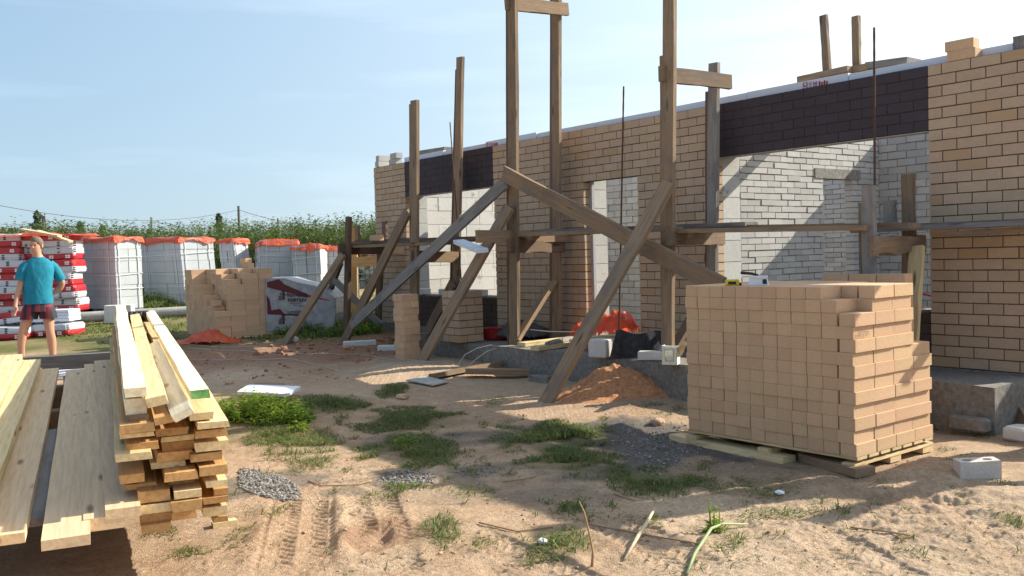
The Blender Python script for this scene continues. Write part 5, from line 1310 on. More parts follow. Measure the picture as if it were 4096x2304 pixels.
mb = MB(); mb.tube([pw(x, y, .75) for x, y in ((1310, 829), (1330, 829), (1380, 834), (1430, 835), (1480, 832))], .005, 5); tag(build("string", mb, M_str, smooth=True), "taut white cord stretched low in front of the middle pier", "string")
# sticks and the green stalk in the foreground
def stick(pts, r, mat, label, name="stick", cat="stick"):
    mb = MB(); mb.tube(pts, r, 7); return tag(build(name, mb, mat, smooth=True), label, cat)
M_st = simple("dry_stalk", (.34, .22, .12), .9, 30, .25, .2); M_stp = simple("pale_stick", (.50, .40, .26), .85, 30, .25, .2); M_grs = simple("green_stalk", (.26, .31, .14), .6, 30, .2, 0)
q = gpt(1489, 1425); Yq = q[1]; stick([q, dp(1492, 1390, Yq), dp(1482, 1340, Yq), dp(1470, 1290, Yq), dp(1457, 1261, Yq)], [.007, .006, .005, .004, .003], M_st, "thin brown dry stalk standing upright in the front sand")
a, b = gpt(1572, 1412), gpt(1648, 1300); stick([a + [0, 0, .012], lerp(a, b, .4) + [0, 0, .03], lerp(a, b, .7) + [0, 0, .035], b + [0, 0, .05]], [.006, .011, .010, .007], M_stp, "pale peeled stick lying on sand right of the upright stalk")
p_ = [gpt(x, y) for x, y in ((1728, 1449), (1748, 1405), (1790, 1352), (1820, 1336), (1882, 1324))]
for i_, z_ in enumerate((.01, .025, .05, .04, .012)): p_[i_][2] += z_
stick(p_, [.008, .009, .009, .008, .005], M_grs, "long curved green stalk lying on the sand at the front", "green_stalk", "stalk")
for k, (pts, lab) in enumerate(((((775, 1212), (810, 1225), (900, 1222), (935, 1212)), "brown curved twig by the gravel patches"), (((1205, 1318), (1300, 1340), (1390, 1328)), "dark thin twig in the front middle sand"), (((1480, 1322), (1600, 1345), (1760, 1372)), "long straight dark twig beside the pale stick"), (((1265, 1215), (1330, 1205), (1350, 1200)), "short twig in the shade near the gravel"), (((1545, 1245), (1575, 1255), (1600, 1262)), "small dark twig in the shaded grass"), (((2140, 1330), (2200, 1338), (2290, 1350)), "thin dark twig at the right on trodden sand"))):
    W_ = []
    for i in range(len(pts) - 1):
        for t_ in (0, .33, .66): x, y = lerp(np.array(pts[i], float), np.array(pts[i + 1], float), t_); q_ = gpt(x, y); q_[2] += .008; W_.append(q_)
    q_ = gpt(*pts[-1]); q_[2] += .008; W_.append(q_); stick(W_, .0045, M_st, lab)
for k, (px, py, r_, lab) in enumerate(((1962, 1247, .03, "scrap of white paper in the shaded grass right of centre"), (1365, 1370, .028, "pale plastic scrap in the front grass tuft"))):
    q = gpt(px, py); v, f = clump("paper_scrap", q + [0, 0, .02], r_, None, 300 + k, .5); tag(build("paper_scrap", (v, f), M_eps), lab, "litter")

# ================================================================== plants
def leafmat(name, col, tr=.35, var=.35, dead=None):
    m, t, p = newmat(name); g = t.nodes.new('ShaderNodeNewGeometry'); tc = t.nodes.new('ShaderNodeTexCoord').outputs['Object']
    c = ramp(t, g.outputs['Random Per Island'], [(0, tuple(x * (1 - var) for x in col)), (.6, col), (1, dead or (min(1, col[0] * 1.7), col[1] * 1.35, col[2] * 1.1))])
    c = hsv(t, c, v=mrange(t, noise(t, tc, .9, 3), .75, 1.25))
    t.links.new(c, p.inputs['Base Color']); p.inputs['Roughness'].default_value = .55; p.inputs['Specular IOR Level'].default_value = .3
    tl = t.nodes.new('ShaderNodeBsdfTranslucent'); t.links.new(c, tl.inputs[0]); mx = t.nodes.new('ShaderNodeMixShader'); mx.inputs[0].default_value = tr
    out = [n for n in t.nodes if n.type == 'OUTPUT_MATERIAL'][0]; t.links.new(p.outputs[0], mx.inputs[1]); t.links.new(tl.outputs[0], mx.inputs[2]); t.links.new(mx.outputs[0], out.inputs[0]); return m
M_grass = leafmat("grass_blade", (.135, .195, .045), .45, .35, (.32, .27, .11)); M_weed = leafmat("weed_leaf", (.25, .37, .055), .6); M_field = leafmat("field_leaf", (.10, .145, .040), .40, .5); M_con = leafmat("conifer_leaf", (.13, .175, .115), .35, .4); M_tree = leafmat("tree_leaf", (.090, .140, .045), .35, .4); M_bark = simple("bark", (.12, .09, .065), .95, 20, .3, .8)
M_flat = leafmat("flattened_grass", (.10, .115, .040), .3, .4, (.27, .21, .10))
def mesh_np(name, v, f, mat, label=None, cat=None, kind=None, parent=None, group=None, loc=None):
    o = build(name, (v, f), mat, parent, loc); tag(o, label, cat, group, kind); return o
GB = [[], []]
def blades(cx, cy, rx, ry, n, h, seed, hv=.5, lean=.6, wid=.0030, store=None, flat=0.0):
    r = np.random.default_rng(seed); st = GB if store is None else store
    a = r.uniform(0, 2 * math.pi, n); rad = r.random(n) ** .6
    x = cx + np.cos(a) * rad * rx; y = cy + np.sin(a) * rad * ry
    k = fbm(x * 3.2 + seed, y * 3.2, 3) + .35 * fbm(x * 11, y * 11, 2) > .07 - .40 * (1 - rad) ** 1.5; x, y, rad = x[k], y[k], rad[k]; n = len(x)
    z = ghv(x, y) - .004; hh = h * (1 - hv * r.random(n)) * (1.1 - .6 * rad); az = r.uniform(0, 2 * math.pi, n); ln = lean * (.3 + r.random(n)) + flat
    d = np.stack([np.cos(az), np.sin(az), 0 * az], 1); w = np.stack([-np.sin(az), np.cos(az), 0 * az], 1) * (wid * r.uniform(.6, 1.3, n))[:, None]
    p = np.stack([x, y, z], 1); mid = p + d * (hh * ln * .35)[:, None]; mid[:, 2] += hh * .6 / (1 + .6 * flat); tip = p + d * (hh * ln * 1.0)[:, None]; tip[:, 2] += hh * np.clip(1.0 - .45 * ln, .12, 1)
    b = sum(len(q) for q in st[0])
    st[0].append(np.stack([p - w, p + w, mid + w * .8, mid - w * .8, tip], 1).reshape(-1, 3))
    i = b + np.arange(n) * 5
    st[1].append((i, i + 1, i + 2, i + 3)); st[1].append((i + 3, i + 2, i + 4))
def flush(st, name, mat, **kw):
    v = np.concatenate(st[0]); f = []
    for q in st[1]: f += [tuple(int(k) for k in t_) for t_ in np.stack(q, 1)]
    st[0].clear(); st[1].clear(); return mesh_np(name, v, f, mat, **kw)
def patch(px, py, rpx, rpy, dens, h, seed, **kw):
    q = gpt(px, py); sc_ = (q[1] * KD / F_PX); rx = rpx * sc_; y1 = gpt(px, py - rpy)[1]; y0 = gpt(px, py + rpy)[1]; ry = max(.05, (y1 - y0) / 2)
    rx *= 1.25; ry *= 1.25; n = int(min(16000, 2.3 * dens * math.pi * rx * ry)); kw['flat'] = kw.get('flat', 0) + .35; blades(q[0], (y0 + y1) / 2, rx, ry, n, h * 1.25, seed, lean=.9, **kw)
P_ = [(1040, 1058, 140, 30, 2300, .07), (985, 985, 32, 16, 1600, .10), (840, 1016, 85, 20, 1700, .10), (1020, 1140, 110, 38, 1900, .10), (1420, 1105, 110, 40, 1900, .10), (1300, 1110, 90, 30, 900, .07), (1430, 1160, 115, 34, 1700, .08),
      (1640, 1215, 95, 36, 1500, .08), (1750, 1215, 120, 24, 800, .06), (1900, 1232, 90, 22, 700, .05), (1600, 1180, 80, 25, 900, .07), (760, 1125, 120, 40, 1200, .09), (690, 1090, 60, 30, 1300, .09), (800, 1160, 60, 25, 1000, .07),
      (1100, 1345, 50, 40, 1000, .09), (1395, 1368, 80, 36, 1200, .09), (1010, 1240, 75, 18, 1200, .08), (1180, 1240, 60, 15, 500, .06), (1345, 1280, 50, 16, 1700, .09), (1432, 1280, 42, 14, 1700, .08), (1530, 1280, 36, 16, 1300, .08), (1970, 1292, 120, 14, 900, .05),
      (2545, 1310, 45, 24, 1000, .07), (2115, 1285, 16, 14, 1500, .10), (2290, 1390, 30, 16, 700, .06), (2130, 1335, 30, 12, 700, .06), (470, 1395, 50, 16, 900, .07), (430, 1340, 60, 20, 600, .06), (1210, 1365, 50, 20, 500, .05), (1640, 1310, 60, 16, 700, .05), (1800, 1335, 30, 24, 1200, .09), (595, 1240, 20, 40, 900, .10), (600, 1350, 30, 30, 500, .06),
      (1230, 1090, 70, 16, 600, .05), (1660, 1030, 30, 14, 1200, .08), (1000, 868, 40, 10, 900, .09), (1240, 1010, 40, 14, 400, .04), (1820, 1380, 30, 16, 500, .06), (1500, 1300, 100, 14, 350, .05), (900, 1280, 60, 20, 250, .04)]
for i, a in enumerate(P_): patch(*a[:5], a[5], 100 + i, flat=.5 if a[5] < .075 else .15)
for i in range(170):    # stray tufts
    px, py = (rb.uniform(600, 2560), rb.uniform(1030, 1440)) if i % 2 else (rb.uniform(650, 1950), rb.uniform(1050, 1300)); patch(px, py, rb.uniform(6, 22), rb.uniform(3, 10), 900, rb.uniform(.03, .09), 300 + i, flat=.3)
# short turf of the yard behind the stacks
r2 = np.random.default_rng(8)
for i in range(260):
    px, py = r2.uniform(-20, 900), r2.uniform(772, 862)
    if r2.random() < (py - 800) / 90: continue
    q = gp(px, py); blades(q[0], q[1], r2.uniform(.3, .9), r2.uniform(.2, .5), 160, r2.uniform(.05, .13), 600 + i, wid=.009, flat=.25)
for i in range(90):     # taller grass at the foot of the packs and by the corner of the house
    px, py = (r2.uniform(180, 480), r2.uniform(760, 785)) if i < 40 else ((r2.uniform(700, 960), r2.uniform(770, 828)) if i < 80 else (r2.uniform(690, 900), r2.uniform(828, 852)))
    q = gp(px, py); blades(q[0], q[1], .5, .3, 220, r2.uniform(.2, .42), 900 + i, wid=.010, lean=.5)
flush(GB, "grass", M_grass, kind="stuff")
DB = [[], []]
for i in range(150):    # dry straw and trampled blades strewn over the sand
    px, py = rb.uniform(590, 2560), rb.uniform(1000, 1445); q = gpt(px, py); blades(q[0], q[1], rb.uniform(.15, .5), rb.uniform(.1, .4), int(rb.uniform(8, 40)), rb.uniform(.03, .09), 3000 + i, wid=.0022, lean=2.0, flat=1.2, store=DB)
flush(DB, "dry_straw", M_flat, kind="stuff")
def sprig(p, h, n, r, L, W, store, droop=.4, az0=None):
    "one leafy stem: list of leaves as folded diamonds"
    V_, F_ = store; lean = r.uniform(-.18, .18, 2); b = sum(len(q) for q in V_)
    for k in range(n):
        s_ = (k + .6) / n; c = p + np.array([lean[0] * h * s_ * s_, lean[1] * h * s_ * s_, h * s_]); a = r.uniform(0, 2 * math.pi); l_ = L * (1.1 - .6 * s_) * r.uniform(.7, 1.2); w_ = W * (1.1 - .5 * s_)
        d = np.array([math.cos(a), math.sin(a), r.uniform(-droop, .6)]); d /= np.linalg.norm(d); sd_ = np.array([-math.sin(a), math.cos(a), r.uniform(-.3, .3)]) * w_
        V_.append(np.array([c, c + d * l_ * .5 + sd_, c + d * l_ - ZV * l_ * .15, c + d * l_ * .5 - sd_])); F_.append((b, b + 1, b + 2, b + 3)); b += 4
    sw = .006 + .0015 * h
    for d_ in (np.array([sw, 0, 0]), np.array([0, sw, 0])):
        t_ = p + np.array([lean[0] * h, lean[1] * h, h]); m_ = p + np.array([lean[0] * h * .25, lean[1] * h * .25, h * .5])
        V_.append(np.array([p - d_, p + d_, m_ + d_ * .7, m_ - d_ * .7, t_])); F_.append((b, b + 1, b + 2, b + 3)); F_.append((b + 3, b + 2, b + 4)); b += 5
def plant(name, px, py, rx, ry, n, h, label, seed, L=.09, W=.016, leaves=11, grass=0, cat="weed"):
    q = gpt(px, py); r = np.random.default_rng(seed); st = [[], []]
    for k in range(n):
        a, rd = r.uniform(0, 6.28), r.random() ** .5; x, y = q[0] + math.cos(a) * rd * rx, q[1] + math.sin(a) * rd * ry
        sprig(np.array([x, y, gh(x, y) - .01]), h * r.uniform(.45, 1.05) * (1.1 - .5 * rd), leaves, r, L, W, st)
    v = np.concatenate(st[0]); o = mesh_np(name, v, st[1], M_weed); return tag(o, label, cat)
plant("weed_clump", 610, 1040, .55, .30, 130, .24, "lush green weed clump in sunlight right beside the lumber stack", 1, .11, .018, 9)
plant("weed_clump", 690, 1050, .40, .25, 70, .26, "feathery weed patch in front of the white foam sheet", 2, .10, .016, 10)
plant("weed_clump", 745, 1065, .10, .10, 14, .22, "single broad leaved weed at the right end of the lush patch", 3, .10, .026, 9)
plant("weed_clump", 1643, 985, .14, .08, 14, .26, "dark leafy weed against the plinth beside the clay heap", 4, .13, .02, 10)
plant("weed_clump", 1795, 1335, .05, .05, 5, .21, "small upright weed beside the curved green stalk", 5, .06, .013, 12)
plant("weed_clump", 790, 838, .75, .35, 90, .30, "dark shaded weeds under the trestle braces", 6, .14, .03, 9)
plant("weed_clump", 890, 842, .5, .25, 50, .26, "dark shaded weeds behind the long brace near the house corner", 7, .14, .03, 9)
plant("weed_clump", 345, 775, .55, .3, 60, .62, "tall weeds in front of the gap between the two left block packs", 8, .16, .035, 12)
plant("weed_clump", 430, 772, .7, .3, 70, .42, "weeds at the foot of the leaning second block pack", 9, .16, .035, 10)
plant("weed_clump", 205, 782, .35, .2, 25, .25, "low weeds by the insulation packs and the first block pack", 10, .14, .03, 9)
plant("weed_clump", 745, 1178 - 95, .12, .08, 10, .14, "little weed at the edge of the wall's shadow in the sand", 11, .07, .016, 9)
plant("weed_clump", 1030, 1125, .10, .08, 9, .16, "small leafy weed in the shaded grass in front of centre", 12, .08, .02, 9)
# thicket of tall herbs behind the packs
r = np.random.default_rng(12); st = [[], []]
for k in range(7200):
    Yp = 24.5 + 24 * r.random() ** 1.3; xl, xr = (-.60 * Yp), (-.02 * Yp); x = r.uniform(xl, xr)
    if Yp < 27 and x > -2.5: continue
    hb_ = 1.82 + .55 * float(fbm(np.array(x * .22), np.array(Yp * .22), 3)) + .022 * (Yp - 24)
    sprig(np.array([x, Yp, gh(x, Yp) - .02]), hb_ * r.uniform(.72, 1.16), 17, r, .27, .050, st, droop=.6)
v = np.concatenate(st[0]); mesh_np("tall_herbs", v, st[1], M_field, kind="stuff")
# trees beyond it
def tree(px, ptop, pw_, Yd, kind, label, seed):
    top = dp(px, ptop, Yd); wd_ = pw_ * KD / F_PX * Yd; x, y = top[0], top[1]; zg = gh(x, y) - .1; h = top[2] - zg; r = np.random.default_rng(seed)
    root = thing("conifer_tree" if kind == 'c' else "broadleaf_tree", [x, y, zg], label, "tree", "trees beyond the thicket")
    mb = MB(); mb.tube([[x, y, zg], [x + .05, y, zg + h * .5], [x, y, zg + h * .95]], [.035 * h * .6, .02 * h * .6, .004 * h], 7); build("trunk", mb, M_bark, root)
    V_, F_ = [], []; b = 0; n = 1500 if kind == 'c' else 1500
    cl_ = [(r.uniform(-.38, .38), r.uniform(-.38, .38), r.uniform(.4, .85), r.uniform(.16, .30)) for _ in range(12)]
    for k in range(n):
        if kind == 'c':
            s_ = r.random() ** .8; tier = .72 + .28 * math.cos(s_ * 40); rad = wd_ * 1.35 * (1 - s_) ** .68 * tier * r.random() ** .55 * (.85 + .45 * math.sin(seed + s_ * 11 + 2 * r.random())); a = r.uniform(0, 6.28); c = np.array([x + math.cos(a) * rad, y + math.sin(a) * rad, zg + h * (.10 + .90 * s_) - rad * .25]); l_ = .024 * h + .04
        else:
            q_ = cl_[k % 12]; d_ = r.normal(size=3); d_ /= np.linalg.norm(d_); d_ *= r.random() ** .35 * q_[3]; c = np.array([x + (q_[0] + d_[0]) * wd_, y + (q_[1] + d_[1]) * wd_, zg + h * (q_[2] + d_[2] * .75)]); c[2] = min(c[2], zg + h); l_ = .032 * max(wd_, h)
        e1 = r.normal(size=3); e1 /= np.linalg.norm(e1); e2 = np.cross(e1, r.normal(size=3)); e2 /= np.linalg.norm(e2); l_ *= r.uniform(.7, 1.4)
        V_.append(np.array([c - e1 * l_, c + e2 * l_ * .5, c + e1 * l_, c - e2 * l_ * .5])); F_.append((b, b + 1, b + 2, b + 3)); b += 4
    mesh_np("crown", np.concatenate(V_), F_, M_con if kind == 'c' else M_tree, parent=root, loc=[x, y, zg + .3 * h])
tree(93, 532, 52, 62, 'c', "tallest dark conifer beyond the thicket at far left, by the double pole", 1)
tree(201, 558, 34, 58, 'c', "small conifer poking above the thicket over the first block pack", 2)
tree(550, 538, 30, 72, 'c', "slim pointed conifer left of the tall power pole", 3)
tree(686, 574, 30, 66, 'c', "low conifer left of the short pole beyond the packs", 4)
tree(256, 566, 40, 64, 'c', "broad low conifer between the two left block packs", 5)
tree(43, 566, 40, 70, 'b', "rounded small tree left of the tallest conifer", 6)
tree(355, 566, 80, 60, 'b', "wide round dark tree in front of the thin pole at left centre", 7)
tree(600, 580, 60, 68, 'b', "round tree at the foot of the tall power pole", 8)
tree(765, 566, 44, 75, 'b', "rounded tree beyond the thicket right of the short pole", 9)
tree(822, 564, 46, 72, 'b', "rounded tree beyond the thicket nearest the house", 10)
tree(5, 565, 60, 66, 'b', "broad tree cut by the left picture edge", 11)
tree(130, 570, 50, 66, 'b', "bushy tree right of the double pole", 12)
# power line
M_pole = simple("pole_timber", (.16, .14, .125), .9, 10, .2, .3); M_wire = simple("wire", (.06, .06, .065), .6, 10, .1, 0)
def pole(px, pt_, Yd, label, double=False, arm=True, r_=.13):
    t_ = dp(px, pt_, Yd); zg = gh(t_[0], t_[1]) - .3
    o = thing("utility_pole", [t_[0], t_[1], zg], label, "power pole", "power poles beyond the thicket"); mb = MB(); mb.tube([[t_[0], t_[1], zg], t_], [r_ * 1.15, r_ * .8], 8); build("shaft", mb, M_pole, o)
    if double:
        mb = MB(); p2 = dp(px + 5, pt_ + 2, Yd); mb.tube([[p2[0] + .5, p2[1], zg], p2], [r_ * 1.1, r_ * .8], 8); build("shaft", mb, M_pole, o)
        mb = MB(); a_, b_ = dp(px - 1, pt_ + 6, Yd), dp(px + 6, pt_ + 6, Yd); mb.tube([a_, b_], .06, 6); build("tie_bar", mb, M_pole, o)
    if arm:
        mb = MB(); mb.box(t_ - [.5, .05, .35], [1.0, 0, 0], [0, .1, 0], [0, 0, .1]); build("crossarm", mb, M_pole, o)
    return t_
pA = pole(600, 518, 95, "tall grey power pole standing between the conifer and round tree", arm=False, r_=.16)
pB = pole(380, 546, 130, "thin power pole above the left block packs", arm=False)
pC = pole(699, 549, 120, "thin power pole right of the tall one", arm=False)
pD = pole(107, 541, 110, "double power pole beside the tallest conifer", True, False)
tl = dp(871, 565, 85); o = thing("street_lamp", [tl[0], tl[1], gh(tl[0], tl[1])], "street lamp with short angled arm beyond the thicket near the house", "street lamp")
mb = MB(); mb.tube([[tl[0], tl[1], gh(tl[0], tl[1]) - .2], tl], [.09, .07], 7); build("shaft", mb, M_pole, o)
mb = MB(); e_ = dp(866, 562, 85); mb.tube([tl, e_], .05, 6); build("arm", mb, M_pole, o); mb = MB(); mb.box(e_ - [.55, .1, .0], [.6, 0, 0], [0, .25, 0], [0, 0, .12]); build("lamp_head", mb, M_concl, o)
def wire(a, b, sag, label, r_=.022):
    a = np.asarray(a, float); b = np.asarray(b, float); mb = MB(); mb.tube([lerp(a, b, t_) - ZV * sag * 4 * t_ * (1 - t_) for t_ in np.linspace(0, 1, 26)], r_, 5)
    tag(build("overhead_wire", mb, M_wire), label, "wire", "overhead wires")
wire(dp(-60, 505, 62), pA - [0, 0, .4], 1.2, "thick overhead wire sagging from the left edge to the tall pole", .022)
wire(pA - [0, 0, .4], dp(1060, 536, 78), 1.3, "thick overhead wire running from the tall pole towards the house", .022)
wire(dp(-40, 556, 110), pD - [0, 0, .6], .5, "thin overhead wire from the left edge to the double pole", .018)
wire(pD - [0, 0, .6], pB - [0, 0, .5], 1.3, "thin overhead wire between the double pole and the thin left pole", .018)
wire(pB - [0, 0, .5], dp(560, 566, 125), .7, "thin overhead wire right of the thin left pole behind the conifer", .018)
wire(dp(585, 568, 125), pC - [0, 0, .5], .6, "thin overhead wire left of the short pole", .018)
wire(pC - [0, 0, .3], dp(1050, 553, 110), .9, "upper thin overhead wire from the short pole to the house", .018)

# ================================================================== the man
py_ = 13.1
fq = dp(88, 905, py_); PX, PYy, PZ = fq[0] + .085, py_, gh(fq[0], py_) - .0
SCL = dp(92, 594, py_)[2] - PZ; SCL = SCL / 1.79
vd = unit([PX, PYy, 0]); vr = np.array([vd[1], -vd[0], 0])     # away from the camera / to the right
def B(x, y, z): return np.array([PX, PYy, PZ]) + (vr * x + vd * y + ZV * z) * SCL
man = thing("person", B(0, 0, 0), "man with shaved head in turquoise T-shirt and striped shorts, one arm behind his back", "person")
def skinmat(name, col):
    m = simple(name, col, .55, 60, .06, .1, big=.06); m.node_tree.nodes['Principled BSDF'].inputs['Subsurface Weight'].default_value = .12; return m
M_skin = skinmat("skin", (.50, .27, .175))
J = {}
pts, rad, edg = [], [], []
def node(nm, p, r, parent=None):
    J[nm] = len(pts); pts.append(B(*p)); rad.append(r if hasattr(r, '__len__') else (r, r))
    if parent is not None: edg.append((J[parent], J[nm]))
node('pelvis', (0.0, .0, .92), (.145, .10)); node('waist', (.0, -.005, 1.06), (.135, .095), 'pelvis'); node('chest', (.015, .0, 1.28), (.15, .105), 'waist'); node('collar', (.025, .0, 1.43), (.095, .070), 'chest')
node('neck', (.02, -.005, 1.515), (.058, .058), 'collar'); node('jaw', (.0, -.03, 1.575), (.060, .066), 'neck'); node('head', (.005, -.015, 1.665), (.078, .090), 'jaw'); node('crown', (.012, -.0, 1.745), (.058, .068), 'head')
node('rsh', (-.135, -.03, 1.395), (.042, .042), 'collar'); node('rel', (-.205, -.02, 1.135), (.043, .043), 'rsh'); node('rfo', (-.235, -.045, 1.03), (.041, .041), 'rel'); node('rwr', (-.275, -.10, .865), (.028, .024), 'rfo')
node('lsh', (.185, .03, 1.39), (.044, .044), 'collar'); node('lel', (.315, .12, 1.14), (.044, .044), 'lsh'); node('lfo', (.275, .155, 1.05), (.042, .042), 'lel'); node('lwr', (.16, .165, .985), (.028, .026), 'lfo')
node('rhip', (-.085, -.005, .84), (.100, .100), 'pelvis'); node('rth', (-.145, -.02, .66), (.080, .080), 'rhip'); node('rkn', (-.205, -.035, .485), (.056, .058), 'rth'); node('rca', (-.225, -.01, .34), (.058, .062), 'rkn'); node('ran', (-.235, .01, .085), (.036, .040), 'rca')
node('rhe', (-.235, -.02, .04), (.036, .036), 'ran'); node('rto', (-.265, -.17, .025), (.038, .024), 'rhe')
node('lhip', (.095, .01, .84), (.100, .100), 'pelvis'); node('lth', (.115, -.005, .66), (.080, .080), 'lhip'); node('lkn', (.125, -.03, .485), (.057, .059), 'lth'); node('lca', (.145, .01, .34), (.059, .063), 'lkn'); node('lan', (.15, .03, .085), (.036, .040), 'lca')
node('lhe', (.15, .0, .04), (.036, .036), 'lan'); node('lto', (.11, -.15, .025), (.038, .024), 'lhe')
def hand(wr, c, d, side, tag_):
    "palm and five fingers: c palm centre offset from wrist, d finger direction, side = towards the thumb"
    c = np.array(c); d = unit(d); s_ = unit(np.array(side) - d * (np.dot(side, d))); n_ = np.cross(d, s_)
    w = np.array(wr); node(tag_ + 'palm', tuple(w + d * .05), (.034, .020), tag_ + 'wr')
    for k, (o_, l_) in enumerate(((.026, .070), (.009, .080), (-.009, .074), (-.026, .058))):
        a = w + d * .088 + s_ * o_; node(f'{tag_}f{k}a', tuple(a), .0105, tag_ + 'palm'); b = a + d * l_ * .5 + n_ * .006; node(f'{tag_}f{k}b', tuple(b), .0095, f'{tag_}f{k}a'); e = b + d * l_ * .38 + n_ * .020; node(f'{tag_}f{k}c', tuple(e), .008, f'{tag_}f{k}b')
    a = w + d * .035 + s_ * .030; node(tag_ + 'ta', tuple(a), .013, tag_ + 'palm'); b = a + d * .030 + s_ * .022; node(tag_ + 'tb', tuple(b), .011, tag_ + 'ta'); node(tag_ + 'tc', tuple(b + d * .028 + s_ * .004 + n_ * .006), .009, tag_ + 'tb')
hand((-.275, -.10, .865), (0, 0, 0), (-.12, -.18, -1), (.5, -.7, 0), 'r'); hand((.16, .165, .985), (0, 0, 0), (-.95, .12, -.25), (0, .1, 1), 'l')
me = bpy.data.meshes.new("body"); o0 = np.array(wloc(man)); me.from_pydata([tuple(p_ - o0) for p_ in pts], edg, [])
body = link(bpy.data.objects.new("body", me)); body.parent = man
body.modifiers.new("skin", 'SKIN'); sv_ = me.skin_vertices[0].data if me.skin_vertices else None
if sv_ is None:
    bm_ = None
for i_, r_ in enumerate(rad): sv_[i_].radius = (r_[0] * SCL, r_[1] * SCL); sv_[i_].use_root = (i_ == 0)
sb = body.modifiers.new("sub", 'SUBSURF'); sb.levels = 2; sb.render_levels = 2
body.modifiers['skin'].use_smooth_shade = True; me.materials.append(M_skin)
def rings(lst, n=20):
    R_l = []
    for (cx_, cy_, cz_, rx_, ry_, tx, ty) in lst:
        R_l.append([B(cx_ + math.copysign(abs(math.cos(t_)) ** .85, math.cos(t_)) * rx_, cy_ + math.copysign(abs(math.sin(t_)) ** .85, math.sin(t_)) * ry_, cz_ + tx * math.cos(t_) * rx_ + ty * math.sin(t_)) for t_ in np.linspace(0, 2 * math.pi, n, endpoint=False)])
    return R_l
def cloth(name, col):
    m = simple(name, col, .85, 7, .16, .0, big=.10); t_ = m.node_tree; bump(t_, t_.nodes['Principled BSDF'], noise(t_, mapped(t_, t_.nodes.new('ShaderNodeTexCoord').outputs['Object'], (1.0, 1.0, .45)), 9, 3, .5), .5, .05); return m
M_tee = cloth("turquoise_cotton", (.012, .195, .285))
def tube_ring(p, d, r, n=14, sx=1.0):
    d = unit(d); e = unit(np.cross(d, [0.2, 1, 0.1])); g = np.cross(d, e); return [B(*(np.array(p) + (math.cos(t_) * e * sx + math.sin(t_) * g) * r)) for t_ in np.linspace(0, 2 * math.pi, n, endpoint=False)]
mb = MB(); mb.loft(rings([(.0, 0, .865, .185, .135, 0, .0), (.0, 0, .90, .188, .138, 0, 0), (.0, -.0, 1.05, .178, .130, 0, 0), (.01, 0, 1.2, .185, .132, 0, 0), (.025, 0, 1.33, .195, .130, 0, 0), (.028, 0, 1.42, .178, .108, 0, 0), (.026, -.005, 1.475, .115, .085, 0, 0), (.022, -.008, 1.50, .070, .070, 0, 0)]), cap=False)
tee = build("t_shirt", mb, M_tee, man, smooth=True)
mb = MB(); mb.loft([tube_ring((-.105, -.02, 1.415), (-.6, 0, -.6), .060), tube_ring((-.150, -.028, 1.375), (-.45, 0, -1), .066), tube_ring((-.188, -.03, 1.29), (-.3, 0, -1), .064), tube_ring((-.212, -.03, 1.20), (-.25, 0, -1), .066)], cap=False); build("sleeve", mb, M_tee, tee, smooth=True)
mb = MB(); mb.loft([tube_ring((.150, .02, 1.415), (.6, .2, -.6), .062), tube_ring((.205, .042, 1.365), (.45, .3, -1), .068), tube_ring((.255, .07, 1.27), (.35, .3, -1), .068), tube_ring((.288, .095, 1.18), (.35, .3, -1), .072)], cap=False); build("sleeve", mb, M_tee, tee, smooth=True)
m_, t, p = newmat("striped_shorts"); tc = t.nodes.new('ShaderNodeTexCoord').outputs['Object']; wv = nd(t, 'ShaderNodeTexWave', Scale=3.0, Distortion=.0); wv.bands_direction = 'X'; t.links.new(tc, wv.inputs[0])
t.links.new(ramp(t, wv.outputs[1], [(.36, (.014, .010, .018)), (.46, (.15, .010, .022))]), p.inputs['Base Color']); p.inputs['Roughness'].default_value = .7
mb = MB(); mb.loft(rings([(.0, 0, .90, .165, .118, 0, 0), (.0, 0, .84, .185, .130, 0, 0), (.0, 0, .76, .200, .138, 0, 0)]), cap=False); sh_ = build("shorts", mb, m_, man, smooth=True)
for x_, tx in ((-.112, -.045), (.112, .02)):
    mb = MB(); mb.loft(rings([(x_ * .72, 0, .82, .115, .125, 0, 0), (x_ * .95, -.003, .75, .112, .125, 0, 0), (x_ + tx * .3, -.008, .66, .112, .118, 0, 0)], 18), cap=False); build("shorts_leg", mb, m_, sh_, loc=wloc(sh_), smooth=True)
M_hair = simple("stubble_hair", (.17, .12, .085), .8, 150, .2, .4)
mb = MB(); mb.loft(rings([(.030, .030, 1.655, .070, .076, 0, .03), (.022, .014, 1.70, .080, .093, 0, .02), (.014, .006, 1.745, .072, .083, 0, .012), (.013, .002, 1.775, .048, .056, 0, .006), (.013, .0, 1.787, .018, .022, 0, 0)])); build("hair", mb, M_hair, man, smooth=True)
fx = unit([-.42, -.90, 0]); fs = np.array([.90, -.42, 0]); HC = np.array([.005, -.015, 1.655])   # face direction: towards camera and left
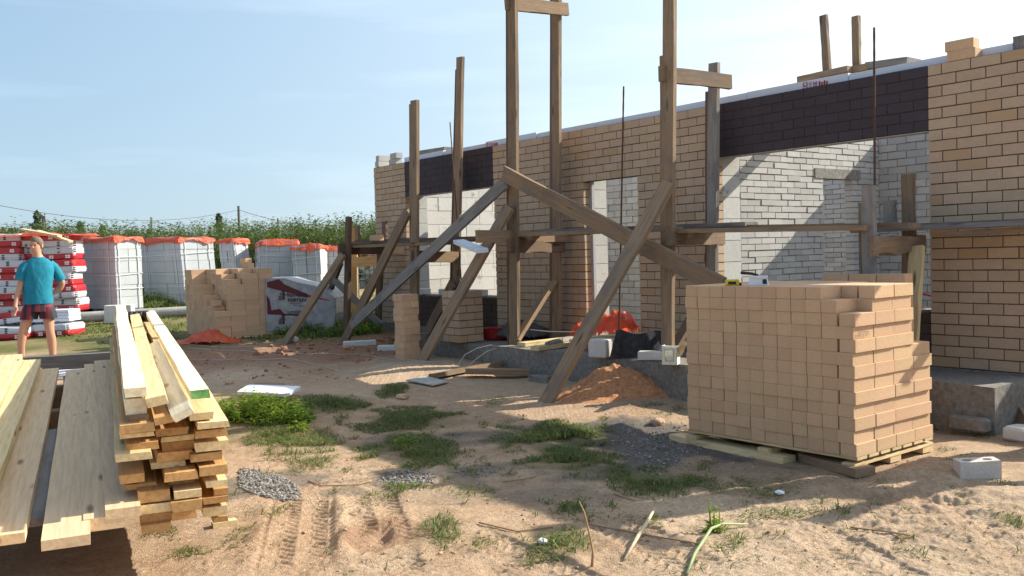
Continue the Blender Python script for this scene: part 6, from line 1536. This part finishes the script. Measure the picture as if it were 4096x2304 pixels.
def bl(name, p, r, mat, sx=1, sy=1, sz=1, n=10):
    mb = MB(); p = np.array(p); R_l = []
    for i in range(1, 6):
        th_ = math.pi * i / 6; R_l.append([B(*(p + fs * math.sin(th_) * math.cos(t_) * r * sx + fx * math.sin(th_) * math.sin(t_) * r * sy + ZV * math.cos(th_) * r * sz)) for t_ in np.linspace(0, 2 * math.pi, n, endpoint=False)])
    mb.loft(R_l); return build(name, mb, mat, man, smooth=True)
M_eye = simple("eye", (.035, .025, .02), .3, 40, .1, 0); M_lip = skinmat("lips", (.40, .17, .13)); M_brow = simple("brow", (.20, .13, .085), .9, 40, .1, 0)
mb = MB(); mb.tube([B(.022 + .070 * math.cos(t_), -.008 + .070 * math.sin(t_), 1.503 - .012 * math.sin(-t_)) for t_ in np.linspace(0, 2 * math.pi, 24)], .010, 6, cap=False); build("neck_rib", mb, cloth("rib_cotton", (.010, .17, .25)), tee, smooth=True)
for s_ in (-1, 1):
    bl("eye", HC + fx * .079 + fs * .031 * s_ + ZV * .010, .0105, M_eye, 1.3, .6, .65); bl("eyebrow", HC + fx * .084 + fs * .032 * s_ + ZV * .029, .017, M_brow, 1.2, .4, .28); bl("ear", HC - fx * .010 + fs * .080 * s_ - ZV * .005, .028, M_skin, .42, .75, 1.15)
bl("nose", HC + fx * .090 - ZV * .018, .017, M_skin, .8, 1.0, 1.35); bl("mouth", HC + fx * .072 - ZV * .062, .021, M_lip, 1.1, .6, .32)
for p_, d_ in (((-.25, -.09, .012), (-.2, -.95, 0)), ((.13, -.07, .012), (-.25, -.95, 0))):
    d_ = unit(d_); e_ = np.array([-d_[1], d_[0], 0]); mb = MB(); p_ = np.array(p_); R_l = []
    for z_, k_ in ((-.012, 1), (.016, 1.02), (.02, .9)): R_l.append([B(*(p_ + d_ * math.cos(t_) * .135 * k_ + e_ * math.sin(t_) * .052 * k_ + ZV * z_)) for t_ in np.linspace(0, 2 * math.pi, 16, endpoint=False)])
    mb.loft(R_l); build("sandal", mb, simple("blue_sandal", (.06, .13, .22), .6, 40, .1, 0), man)
